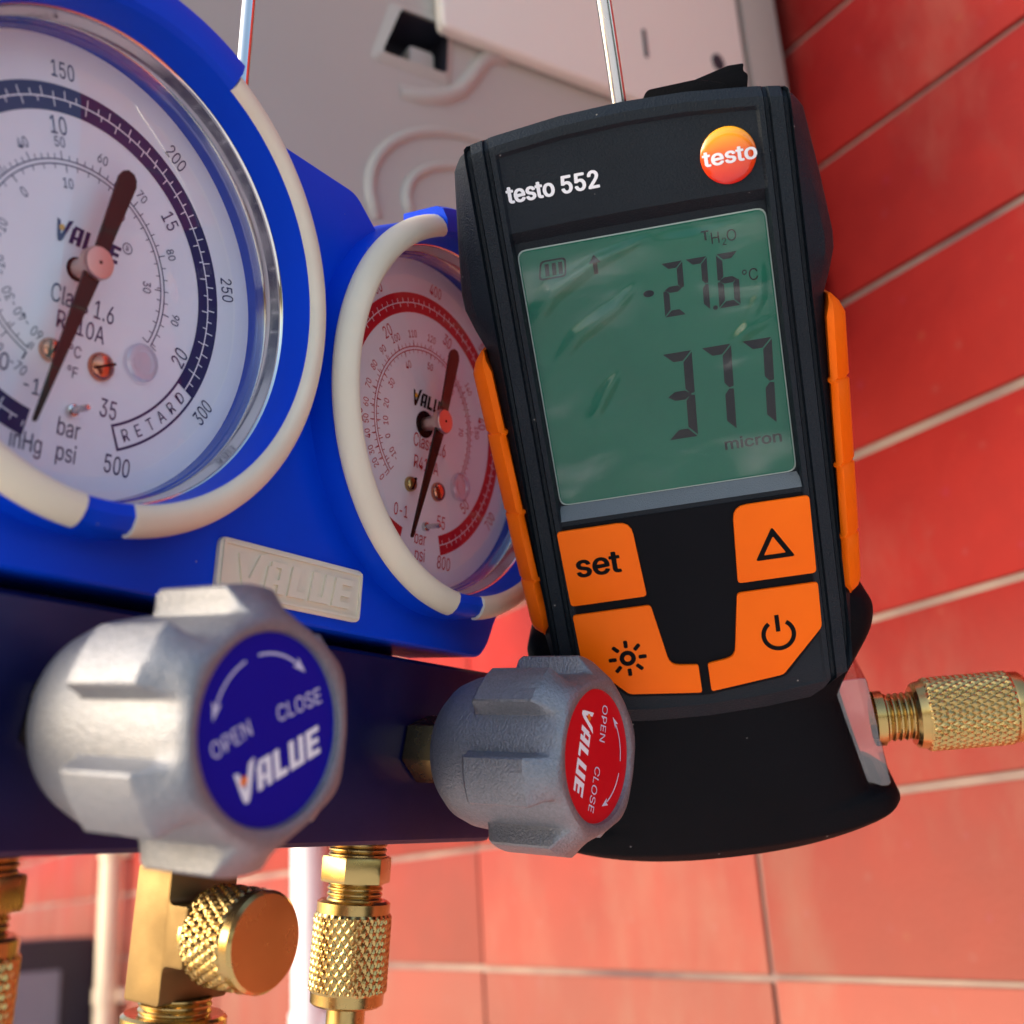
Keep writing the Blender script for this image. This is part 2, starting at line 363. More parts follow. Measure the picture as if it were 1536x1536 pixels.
def brand_letters(mb, mbdot, x, y, h, w, rot=0.0, z=0.0, shear=0.16, skip_v=False):
    """the block lettering V-A-L-U-E with a tick-shaped V and a dot"""
    g = []
    def r(x0, x1, y0, y1): g.append([(x0, y0), (x1, y0), (x1, y1), (x0, y1)])
    g.append([(0.00, 1.02), (0.20, 0.95), (0.40, 0.30), (0.44, 0.30), (0.62, 1.10), (0.86, 1.22), (0.60, 0.05), (0.52, -0.14), (0.36, -0.14), (0.26, 0.10)])
    r(0.92, 1.15, 0, 0.84); r(1.00, 1.54, 0.84, 1.0); r(1.31, 1.54, 0, 0.84); r(1.15, 1.31, 0.28, 0.44)
    r(1.66, 1.90, 0, 1.0); r(1.90, 2.22, 0, 0.22)
    r(2.34, 2.57, 0, 1.0); r(2.57, 2.76, 0, 0.2); r(2.76, 3.00, 0, 1.0)
    r(3.12, 3.36, 0, 1.0); r(3.36, 3.72, 0, 0.2); r(3.36, 3.68, 0.4, 0.6); r(3.36, 3.72, 0.8, 1.0)
    kx = w / 3.72; c, q = math.cos(math.radians(rot)), math.sin(math.radians(rot))
    def tr(p):
        a = (p[0] - 1.86) * kx; b = (p[1] - 0.5) * h; a += shear * b
        return (x + a * c - b * q, y + a * q + b * c, z)
    for k in g: mb.add([tr(p) for p in k], [tuple(range(len(k)))])
    if mbdot is not None:
        pts = [(0.37 + 0.15 * math.cos(t * pi / 8), 0.62 + 0.17 * math.sin(t * pi / 8)) for t in range(16)]
        mbdot.add([tuple(Vector(tr(p)) + Vector((0, 0, 0.02))) for p in pts], [tuple(range(16))])
def knurl(mb, r, z0, z1, n=30, depth=0.5, sub=6):
    pitch = 2 * pi * r / n; seg = n * sub; rows = max(4, int((z1 - z0) / pitch * sub)); vs = []; fs = []
    tri = lambda a: 1 - abs(2 * (a - math.floor(a)) - 1)
    for j in range(rows + 1):
        zz = z0 + (z1 - z0) * j / rows; s = (zz - z0) / pitch * 0.62
        e = min(1, (zz - z0) / 0.5, (z1 - zz) / 0.5)
        for i in range(seg):
            a = i / sub; hgt = min(1.0, 1.7 * min(tri(a + s), tri(a - s))) * depth * e
            th = 2 * pi * i / seg; rr = r - depth + hgt
            vs.append((rr * math.cos(th), rr * math.sin(th), zz))
    for j in range(rows):
        for i in range(seg):
            k = (i + 1) % seg; fs.append((j * seg + i, j * seg + k, (j + 1) * seg + k, (j + 1) * seg + i))
    mb.add(vs, fs)
def thread(r, z0, z1, pitch=1.1, d=0.35):
    out = []; z = z0; k = 0
    while z < z1: out += [(r - d, z), (r, z + pitch * 0.35), (r, z + pitch * 0.6)]; z += pitch
    out.append((r - d, z1)); return out
def hexagon(r, rot=0): return [(r * math.cos(math.radians(60 * k + rot)), r * math.sin(math.radians(60 * k + rot))) for k in range(6)]
# local frame whose XY is the manifold's front view (x, z) and whose +Z points out of the front
def FRONT(x=0, y=0, z=0): return Matrix.Translation((x, y, z)) @ Matrix(((1, 0, 0, 0), (0, 0, -1, 0), (0, 1, 0, 0), (0, 0, 0, 1)))

# ================================================================== SETTING
# ground: out of view, added under the cabinet, pale to bounce light upward
g = MB(); g.v = [(-6, -8, 0), (0.9, -8, 0), (0.9, 8, 0), (-6, 8, 0)]; g.f = [(0, 1, 2, 3)]
tag(g.build('ground', 'ground_bounce', scale=1.0, closed=False), kind='structure')

# tiled wall: X = 0.379
WX = 0.37875; ROW0 = 0.030014 + CAMH; ROWH = 0.07; COL0 = 0.649952; COLW = 0.246564
wall = MB(); wall.v = [(0, -6, -1.1), (0, 6, -1.1), (0, 6, 2.2), (0, -6, 2.2)]
me_wall = None
wroot = bpy.data.objects.new('tiled_wall', None); col.objects.link(wroot); wroot.location = (WX, 0, CAMH)
tag(wroot, 'wall faced with long glossy red clay tiles and pale grout', 'wall')
ny0, ny1, nz0, nz1 = COL0 - 3 * COLW, COL0 + 10 * COLW, ROW0 - 9 * ROWH, ROW0 + 12 * ROWH
b = MB(); b.box(2.0, 30, ny0 * 1000, ny1 * 1000, (nz0 - CAMH) * 1000, (nz1 - CAMH) * 1000)
b.build('grout_bed', 'grout', wroot)
b = MB(); zz0, zz1 = -CAMH * 1000, 1600
a0, a1, c0, c1 = ny0 * 1000, ny1 * 1000, (nz0 - CAMH) * 1000, (nz1 - CAMH) * 1000
for (p, q, r_, s_) in ((a1 + 1, 5000, zz0, zz1), (a0, a1, zz0, c0 - 1), (a0, a1, c1 + 1, zz1)): b.box(0, 30, p, q, r_, s_)
tag(b.build('outer_tiling', 'far_tiling', wroot), kind='stuff')
gw = 1.55
tile_meshes = []
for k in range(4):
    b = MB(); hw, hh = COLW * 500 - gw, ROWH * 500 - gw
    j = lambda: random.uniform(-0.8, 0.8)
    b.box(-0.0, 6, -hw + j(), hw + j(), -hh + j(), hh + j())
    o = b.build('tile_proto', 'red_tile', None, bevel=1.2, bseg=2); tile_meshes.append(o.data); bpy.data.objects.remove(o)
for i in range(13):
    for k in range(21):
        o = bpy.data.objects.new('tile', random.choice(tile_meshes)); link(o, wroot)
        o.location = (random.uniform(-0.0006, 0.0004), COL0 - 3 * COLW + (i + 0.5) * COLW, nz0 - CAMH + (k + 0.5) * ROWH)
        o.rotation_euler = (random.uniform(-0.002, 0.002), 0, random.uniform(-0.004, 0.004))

# air conditioner outdoor unit hung beside the wall; frame: X to wall, Y away, Z up, mm from the camera
AC = empty('air_conditioner', Matrix.Translation((0.2, 0.313, CAMH + 0.22)), 'beige metal air conditioner cabinet hung against the red tiled wall', 'air conditioner')
def acx(x, y, z): return (x - 200, y - 313, z - 220)
AT = Matrix.Translation((-200, -313, -220))
b = MB().at(AT)
hx0, hx1, hz0, hz1 = 160, 186, 291, 315
X0, X1, Z0, Z1 = -10, 368, 220, 640
P = [(X0, 313, Z0), (X1, 313, Z0), (X1, 313, Z1), (X0, 313, Z1), (hx0 - 3, 313, hz0), (hx1, 313, hz0), (hx1 + 2, 313, hz1), (hx0 + 6, 313, hz1)]
P += [(X0, 620, Z0), (X1, 620, Z0), (X1, 620, Z1), (X0, 620, Z1)]
P += [(hx0 - 3, 331, hz0), (hx1, 331, hz0), (hx1 + 2, 331, hz1), (hx0 + 6, 331, hz1)]
b.add(P, [(0, 1, 5, 4), (1, 2, 6, 5), (2, 3, 7, 6), (3, 0, 4, 7), (0, 8, 9, 1), (1, 9, 10, 2), (2, 10, 11, 3), (3, 11, 8, 0), (8, 11, 10, 9)])
b.build('side_panel', 'sheet_metal', AC, bevel=0)
b = MB().at(AT); b.add([P[4], P[5], P[6], P[7], P[12], P[13], P[14], P[15]], [(0, 1, 5, 4), (1, 2, 6, 5), (2, 3, 7, 6), (3, 0, 4, 7), (4, 5, 6, 7)])
b.build('handle_recess', 'dark_void', AC, closed=False)
b = MB().at(AT); b.box(172, 183, 316, 329, 293, 304); b.build('recess_lip', 'sheet_metal', AC, bevel=2)
rc = rounded([(157 - 3, 288), (188, 288), (190.5, 318), (163.5, 318)], 3); ri = rounded([(158.5, 291.8), (185, 291.8), (187, 314.2), (167, 314.2)], 2)
b = MB().at(AT); n_ = len(rc)
vsx = [(p[0], 312.9, p[1]) for p in rc] + [(p[0], 311.2, p[1]) for p in ri]
b.add(vsx, [(i, (i + 1) % n_, (i + 1) % n_ + n_, i + n_) for i in range(n_)]); b.build('recess_rim', 'sheet_metal', AC, closed=False)
b = MB().at(AT)     # valve cover: open-backed folded box
o = rounded([(181.5, 309), (340, 309), (340, 560), (181.5, 560)], [3, 4, 4, 4])
b.at(AT @ Matrix(((1, 0, 0, 0), (0, 0, 1, 0), (0, 1, 0, 0), (0, 0, 0, 1)))).prism(o, 306.5, 312.6)
cov = b.build('valve_cover', 'sheet_light', AC, bevel=2.0, bseg=3)
b = MB().at(AT); b.box(279.5, 281, 305.8, 308, 332, 346); b.build('cover_slot', 'dark_void', cov)
b = MB().at(AT @ Matrix(((1, 0, 0, 322), (0, 0, 1, 306.2), (0, 1, 0, 345), (0, 0, 0, 1))))
b.prism([(3.4 * math.cos(t * pi / 8), 4.4 * math.sin(t * pi / 8)) for t in range(16)], -0.4, 2); b.build('cover_hole', 'dark_void', cov)
b = MB().at(AT); b.box(345.5, 368.5, 309, 312.7, 220, 640); b.build('rear_flange', 'sheet_metal', AC, bevel=1)
# stamped ribs on the side panel
def rib(pts, w, hgt, name='stamped_rib'):
    b = MB().at(AT); vs = []; fs = []
    prof = [(-w, 0), (-w * 0.55, hgt * 0.75), (0, hgt), (w * 0.55, hgt * 0.75), (w, 0)]
    for i, p in enumerate(pts):
        a = Vector(pts[max(i - 1, 0)]); c = Vector(pts[min(i + 1, len(pts) - 1)]); t = (c - a).normalized(); nn = Vector((-t.y, t.x))
        k = 0.15 if i in (0, len(pts) - 1) else 1
        for (o_, h_) in prof: vs.append((p[0] + nn.x * o_, 312.95 - h_ * k, p[1] + nn.y * o_))
    for i in range(len(pts) - 1):
        for k in range(4): fs.append((i * 5 + k, i * 5 + k + 1, i * 5 + 6 + k, i * 5 + 5 + k))
    b.add(vs, fs); return b.build(name, 'sheet_metal', AC, closed=False, smooth=60)
S = [(214, 310), (209, 309.5), (204, 307), (200, 301), (196, 294), (191, 287), (184, 282), (175, 279), (166, 278.5)]
rib(S, 3.6, 2.6)
rib([(196 + 43 * math.cos(math.radians(a)), 234 + 34 * math.sin(math.radians(a))) for a in range(200, 20, -6)], 2.4, 2.0)
rib([(196 + 29 * math.cos(math.radians(a)), 234 + 20 * math.sin(math.radians(a))) for a in range(200, 20, -6)], 2.2, 2.0)

# pipes on the wall and a box, far behind on the left
def wall_pipe(y, m, label):
    r = empty('wall_pipe', Matrix.Translation((0.360, y, 0)), label, 'pipe'); r['group'] = 'pipes running up the tiled wall'
    b = MB(); b.lathe([(0, 2), (12.5, 2), (12.5, 2300), (0, 2300)], 24); b.build('pipe_tube', m, r)
    for z in (700, 1020, 1180, 1600):
        b = MB(); b.lathe([(12.4, z - 8), (14.5, z - 8), (14.5, z + 8), (12.4, z + 8)], 24); b.box(10, 18, -20, 20, z - 7, z + 7); b.build('pipe_clip', m, r)
wall_pipe(0.876, 'pipe_white', 'white vertical pipe on the wall just left of the middle knurled coupling')
wall_pipe(1.480, 'pipe_beige', 'beige vertical pipe on the wall behind the brass tee')
bx = empty('storage_cabinet', Matrix.Translation((0.16, 1.56, 0)), 'dark cabinet with a grey front panel at the lower left by the wall', 'cabinet')
b = MB(); b.box(-210, 205, 0, 260, 0, 1085); b.build('carcass', 'box_dark', bx, bevel=6)
b = MB(); b.box(-180, 165, -6, 2, 40, 1050); b.build('front_panel', 'box_grey', bx, bevel=3)

# ================================================================== MANIFOLD GAUGE SET
MG = empty('manifold_gauge_set', M_MAN, 'blue refrigerant manifold with two round pressure gauges, silver knobs and brass fittings', 'gauge manifold')
GX = 93.0
# housing plate between and behind the boots
HY = -6.0
outl = [(-19, -51), (111.5, -51), (114.5, -48), (117.5, -41), (124, -34), (124, 20), (100, 34), (66.5, 33), (63, 35.6), (57.8, 39.4), (27, 39.4), (22, 34), (-20, 30), (-31, -20), (-26, -42)]
b = MB().at(FRONT(0, 0, 0)); b.prism(rounded(outl, 2.0, 3), -14, -HY)
hs_ = b.build('housing', 'blue_plastic', MG, bevel=1.0, bseg=3)
cut = MB()          # round openings for the two gauges
for cx in (0, GX): cut.at(FRONT(cx, 0, 0)).lathe([(0, -2.5), (41.5, -2.5), (41.5, 30), (0, 30)], 96)
cut = cut.build('cutter', 'blue_plastic', MG)
md = hs_.modifiers.new('cut', 'BOOLEAN'); md.operation = 'DIFFERENCE'; md.object = cut; md.solver = 'EXACT'
dg = bpy.context.evaluated_depsgraph_get(); dg.update()
hm = bpy.data.meshes.new_from_object(hs_.evaluated_get(dg)); hs_.modifiers.clear(); hs_.data = hm
hm.set_sharp_from_angle(angle=math.radians(35)); bpy.data.objects.remove(cut)
# aluminium block
b = MB().at(FRONT()); b.prism([(-30, -91.7), (123.5, -91.7), (123.5, -53.4), (-30, -53.4)], -24, 4)
b.build('manifold_block', 'blue_block', MG, bevel=2.2, bseg=3)
for cx in (0, GX): b = MB().at(FRONT(cx, 0, 0)); b.box(-28, 12, -53.5, -44, -18, -13.5) if cx == 0 else b.box(-80.5, 11, -53.5, -44, -18, -13.5); b.build('gauge_stem', 'blue_block', MG)
# nameplate
b = MB().at(FRONT()); b.prism(rounded([(30.2, -48.8), (68.2, -48.8), (68.2, -38.5), (30.2, -38.5)], 1.6), 5.9, 7.0)
npl = b.build('nameplate', 'cream_rubber', MG, bevel=0.3, label='cream nameplate with raised block letters')
b = MB().at(FRONT())
for (x0, x1, y0, y1) in ((30.9, 67.5, -48.2, -47.7), (30.9, 67.5, -39.6, -39.1), (30.9, 31.4, -47.7, -39.6), (67.0, 67.5, -47.7, -39.6)): b.box(x0, x1, y0, y1, 6.9, 7.35)
b.build('plate_border', 'cream_rubber', npl)
b = MB().at(FRONT()); brand_letters(b, None, 49.2, -43.8, 5.6, 30.5, z=0)
vs0 = list(b.v); fs0 = list(b.f); b = MB()
for f in fs0:
    loop = [vs0[i] for i in f]; n_ = len(loop)
    b.add([(p[0], -6.9, p[2]) for p in loop] + [(p[0], -7.5, p[2]) for p in loop], [tuple(range(n_, 2 * n_))] + [(i, (i + 1) % n_, (i + 1) % n_ + n_, i + n_) for i in range(n_)])
b.build('embossed_letters', 'cream_rubber', npl)

def dial_text(mb, t, ang, r, h, sx=0.78, upright=False, bold=0.0, flip=-12):
    a = (ang + 180) % 360 - 180
    if upright: rot = 0
    elif flip > a > -180 + (-flip): rot = a + 90
    else: rot = a - 90
    put_text(mb, t, r * math.cos(math.radians(ang)), r * math.sin(math.radians(ang)), h, rot, sx, 0.12, bold)
def ticks(mb, angs, r0, r1, w, z):
    for a in angs:
        c, s = math.cos(math.radians(a)), math.sin(math.radians(a))
        mb.add([(r0 * c + w * s, r0 * s - w * c, z), (r1 * c + w * s, r1 * s - w * c, z), (r1 * c - w * s, r1 * s + w * c, z), (r0 * c - w * s, r0 * s + w * c, z)], [(0, 1, 2, 3)])

def gauge(cx, kind):
    T = FRONT(cx, 0, 0)
    pk = 'print_navy' if kind == 'low' else 'print_red'
    # boot: blue cup with the lip, thicker at the top
    b = MB().at(T)
    b.lathe([(39.2, 6.2), (39.25, 13.2), (39.7, 14.6), (41.5, 15.0), (43.2, 14.0), (44.0, 12.8), (44.4, 5.2), (44.8, 1), (39.2, 1)], 160)
    boot = b.build('pressure_gauge', 'blue_plastic', MG, smooth=40, label=('large left pressure gauge with navy scale in a blue boot' if kind == 'low' else 'right pressure gauge with red scale in a blue boot'))
    b = MB().at(T)
    prof = [(39.5, 14.3), (40.3, 15.3), (43, 15.7), (45.4, 15.0), (46.2, 13.4), (46.4, 4.5), (44.5, 4.0)]
    b.lathe(prof, 40, 68, 113)
    for a in (68, 113):
        c, s = math.cos(math.radians(a)), math.sin(math.radians(a)); pp = prof + [(39.5, 8)]
        b.add([(r * c, r * s, h) for r, h in pp], [tuple(range(len(pp)))])
    b.build('boot_shoulder', 'blue_plastic', boot, smooth=40)
    # cream bumper in two arcs
    prof = [(39.45, 14.2), (39.75, 14.95), (40.5, 15.45), (41.8, 15.4), (43.2, 14.75), (44.2, 13.7), (44.6, 12.6), (44.5, 12.0), (44.0, 11.6)]
    for (a0, a1) in ((-82, 67.6), (113.4, 265.5)):
        b = MB().at(T); b.lathe(prof, 100, a0, a1)
        for a in (a0, a1):
            c, s = math.cos(math.radians(a)), math.sin(math.radians(a)); pp = prof + [(41, 11.4)]
            b.add([(r * c, r * s, h) for r, h in pp], [tuple(range(len(pp)))])
        b.build('bumper_ring', 'cream_rubber', boot, smooth=50)
    b = MB().at(T); b.lathe([(39.3, 7.2), (39.15, 7.7), (38.9, 7.6), (38.75, 7.0), (38.8, 5.6), (38.65, 5.2), (38.65, 3.9), (38.4, 3.6)], 160); b.build('bezel', 'chrome', boot, smooth=60)
    b = MB().at(T); b.lathe([(38.7, 3.8), (38.5, 3.5), (38.2, 3.3), (38.2, 2.2), (38.0, 2.0), (37.9, 0.9), (37.75, -0.3)], 160); b.build('bezel_wall', 'bezel_wall', boot, smooth=30)
    # dial
    b = MB().at(T); b.lathe([(0.0, 0.0), (38.0, 0.0)], 128); dial = b.build('dial_plate', 'dial_white', boot, closed=False)
    b = MB().at(T); b.lathe([(0, 8.6), (8, 8.55), (16, 8.3), (23, 7.8), (29, 7.1), (33.5, 6.2), (36.5, 5.2), (38.0, 4.3), (38.7, 3.8)], 128); b.build('lens', 'lens_clear', boot, closed=False, smooth=180)
    A = MB().at(T); W = MB().at(T); Bk = MB().at(T); Dt = MB().at(T)
    z1, z2 = 0.08, 0.14
    if kind == 'low':
        psi = lambda p: 236.3 - 0.884 * p
        A.arcband(25.5, 30.0, -28.0, 259.5, z1)                        # scale band, from the retard box round to below zero
        W.arcband(27.55, 27.8, -28.0, 256, z2)
        ticks(W, [psi(p) for p in range(-30, 300, 5)], 27.7, 28.7, 0.10, z2 + .02); ticks(W, [psi(p) for p in range(0, 300, 10)], 28.5, 29.2, 0.10, z2 + .02)
        ticks(W, [psi(14.5 * k * 0.5) for k in range(-2, 41)], 26.8, 27.7, 0.10, z2 + .02); ticks(W, [psi(14.5 * k) for k in range(-1, 21)], 26.3, 27.0, 0.10, z2 + .02)
        # retard box
        A.arcband(29.55, 30.0, -66.5, -28, z1); A.arcband(25.5, 25.95, -66.5, -28, z1); A.arcband(25.95, 29.55, -66.5, -65.6, z1)
        for i, ch in enumerate('RETARD'): dial_text(A, ch, -61.5 + i * 5.9, 27.75, 2.1, 0.85)
        for p in (50, 100, 150, 200, 250): dial_text(A, str(p), psi(p), 32.6, 2.7, 0.66)
        dial_text(A, '300', -28.7, 33.0, 2.7, 0.66)
        for k in (5, 10, 15): dial_text(A, str(k), psi(14.5 * k) - 0.5, 23.3, 2.9, 0.68)
        dial_text(A, '20', -18.8, 23.7, 2.9, 0.68); dial_text(A, '0', -118, 21.6, 2.7, 0.8, True); dial_text(A, '-1', -103.2, 21.9, 2.6, 0.75, True)
        put_text(A, '35', 9.3, -21.0, 3.1, 0, 0.66, 0.12); put_text(A, '500', 12.4, -29.9, 3.1, 0, 0.66, 0.12)
        put_text(A, 'bar', 2.5, -26.2, 2.9, 0, 0.72, 0.12); put_text(A, 'psi', 2.6, -30.2, 2.9, 0, 0.72, 0.12); put_text(A, 'inHg', -4.6, -30.2, 2.9, 0, 0.68, 0.12)
        put_text(A, 'Class 1.6', 2.0, -5.2, 3.1, 0, 0.66, 0.12); put_text(A, 'R410A', 2.2, -9.2, 2.9, 0, 0.72, 0.12)
        put_text(A, '\u00b0C', 1.7, -13.5, 1.9, 0, 0.8, 0.12); put_text(A, '\u00b0F', 1.7, -17.0, 1.9, 0, 0.8, 0.12)
        s0, s1 = -25.2, 247.5
        fl = [(40, 128), (50, 108.1), (60, 84.8), (70, 59.4), (80, 29.2), (90, -3.7), (30, 146), (20, 160), (10, 172), (0, 183), (-20, 202), (-40, 234), (-70, 248)]
        cl = [(10, 105.8), (0, 142.6), (-10, 175), (-20, 199), (-30, 219), (-40, 233.3), (-60, 249), (20, 62), (30, 9.4)]
        ci, co = 17.0, 17.75
        ftk = [128 + (108.1 - 128) * k / 5 for k in range(-16, 6)] + [108.1 - 2.33 * k * 2 for k in range(6)] + [84.8 - 5.08 * k for k in range(6)] + [59.4 - 6.04 * k for k in range(6)] + [29.2 - 6.6 * k for k in range(9)]
        ctk = [105.8 + 7.4 * k for k in range(0, 20)] + [105.8 - 7.3 * k for k in range(1, 18)]
        hb, ht = 77.0, -103.6
    else:
        psi = lambda p: 249 - 0.4 * p
        A.arcband(25.5, 30.0, -72.5, 258, z1); W.arcband(27.6, 27.8, -72.5, 252, z2)
        ticks(W, [psi(p) for p in range(0, 800, 10)], 27.7, 28.7, 0.09, z2 + .02); ticks(W, [psi(14.5 * k) for k in range(0, 56)], 26.7, 27.7, 0.09, z2 + .02)
        for p in range(100, 800, 100): dial_text(A, str(p), psi(p), 32.4, 2.6, 0.66)
        for k in (10, 20, 30, 40, 50): dial_text(A, str(k), psi(14.5 * k) - 1, 23.0, 2.7, 0.7)
        put_text(A, '0-1', -6.3, -21.3, 2.7, 0, 0.72, 0.12); put_text(A, '55', 8.4, -21.1, 3.0, 0, 0.66, 0.12); put_text(A, '800', 10.4, -30.2, 3.0, 0, 0.66, 0.12)
        put_text(A, 'bar', 1.2, -26.1, 2.9, 0, 0.72, 0.12); put_text(A, 'psi', 1.4, -29.8, 2.9, 0, 0.72, 0.12)
        put_text(A, 'Class 1.6', 2.4, -4.2, 3.1, 0, 0.66, 0.12); put_text(A, 'R410A', 1.6, -9.2, 2.9, 0, 0.72, 0.12)
        s0, s1 = -30, 231
        fl = [(0, 229), (20, 219), (30, 211), (40, 201), (50, 192), (60, 182), (70, 170), (80, 157), (90, 143), (100, 127), (110, 109), (120, 89), (130, 66), (140, 40), (150, 10)]
        cl = [(-10, 223), (0, 206), (10, 192), (20, 176), (30, 155), (40, 122), (50, 88), (60, 50), (70, 8)]
        ci, co = 17.0, 17.75
        ftk = [229 - 4.6 * k for k in range(56)]; ctk = [226 - 5.5 * k for k in range(46)]
        hb, ht = 79.5, -105.5
    A.arcband(ci - 0.1, ci + 0.1, s0, s1, z1); A.arcband(co - 0.1, co + 0.1, s0, s1, z1)
    ticks(A, [a for a in ftk if s0 < a < s1], co, co + 0.9, 0.07, z1); ticks(A, [a for a, in zip([q[1] for q in fl])] + [s0, s1], co, co + 1.4, 0.08, z1)
    ticks(A, [a for a in ctk if s0 < a < s1], ci - 0.8, ci, 0.07, z1); ticks(A, [q[1] for q in cl] + [s0, s1], ci - 1.3, ci, 0.08, z1)
    for t, a in fl: dial_text(A, str(t), a, 20.6, 1.65, 0.75, flip=-40)
    for t, a in cl: dial_text(A, str(t), a, 14.0, 1.65, 0.75, flip=-200)
    A.build('scale_print', pk, boot, closed=False, smooth=0); W.build('scale_ticks', 'dial_white', boot, closed=False, smooth=0)
    brand_letters(Bk, Dt, 1.2, 5.4, 3.2, 12.6, 0, z1 + .03); 
    if kind == 'low':
        put_text(Bk, 'R', 8.9, 7.4, 0.9, 0, 0.8, 0.12); Bk.at(FRONT(cx + 8.9, 0, 7.4)).arcband(0.85, 1.0, 0, 360, 0.12)
    Bk.build('brand_print', 'print_navy' if kind == 'low' else 'print_black', boot, closed=False, smooth=0); Dt.build('brand_dot', 'print_gold', boot, closed=False, smooth=0)
    # fixings on the dial
    def dome(name, x, z, r, m, slot):
        b = MB().at(FRONT(cx + x, 0, z)); b.lathe([(r, 0.0), (r, 0.5), (r * 0.92, 0.95), (r * 0.7, 1.3), (r * 0.35, 1.5), (0, 1.55)], 28); o = b.build(name, m, boot)
        if slot:
            b = MB().at(FRONT(cx + x, 0, z) @ Matrix.Rotation(math.radians(slot), 4, 'Z')); b.box(-r * 0.85, r * 0.85, -0.22, 0.22, 1.0, 1.62); b.build('screw_slot', 'print_black', boot)
    if kind == 'low': dome('screw', -2.9, -14.8, 1.9, 'copper_screw', 60); dome('screw', 6.7, -14.5, 2.4, 'copper_screw', 25)
    else:
        dome('screw', -3.9, -14.9, 1.7, 'brass', 70); dome('rivet', 6.2, -14.4, 2.2, 'copper_screw', None)
    b = MB().at(FRONT(cx + 14.2, 0, -11.4)); b.lathe([(3.3, 0.1), (3.3, 1.0), (2.9, 1.4), (2.1, 1.45), (1.9, 1.05), (0, 1.0)], 36); b.build('clear_clip', 'clip_clear', boot, closed=False)
    b = MB().at(FRONT(cx + 2.4, 0, -23.3)); b.lathe([(1.0, 0.1), (1.0, 0.9), (0.6, 1.0), (0.55, 4.2), (0.4, 4.5), (0, 4.5)], 20); b.build('stop_pin', 'steel_rod', boot)
    b = MB().at(T); hr_ = 2.0 if kind == 'low' else 3.1; b.lathe([(0, 0.2), (hr_, 0.2), (hr_, 0.06)], 36); b.build('centre_hole', 'print_black', boot, closed=False)
    # needle
    b = MB().at(T); c = []
    d = math.radians(hb); dx, dy = math.cos(d), math.sin(d)
    pts = [(18.2 + 0.0, 1.9)]; up = [(0.5, 1.15), (9, 1.5), (16.6, 1.8), (17.8, 1.4), (18.5, 0.6)]
    pts = [(a * dx - w * dy, a * dy + w * dx) for a, w in up] + [(a * dx + w * dy, a * dy - w * dx) for a, w in reversed(up)]
    d = math.radians(ht); dx, dy = math.cos(d), math.sin(d)
    lo = [(0.5, 1.6), (28.6, 0.32), (29.0, 0.22)]
    pts += [(a * dx - w * dy, a * dy + w * dx) for a, w in lo] + [(a * dx + w * dy, a * dy - w * dx) for a, w in reversed(lo)]
    b.prism(pts, 4.6, 5.1); b.build('needle', 'needle_black', boot, smooth=20)
    b = MB().at(T); b.lathe([(1.6, 0.2), (1.6, 4.2), (2.75, 4.3), (2.8, 5.6), (2.55, 6.0), (0, 6.1)], 40); hubo = b.build('needle_hub', 'hub_metal', boot)
    b = MB().at(T); b.lathe([(0, 6.16), (0.3, 6.16), (0.3, 6.0)], 14); b.build('hub_centre', 'print_black', boot)
    return boot
gauge(0, 'low'); gauge(GX, 'high')

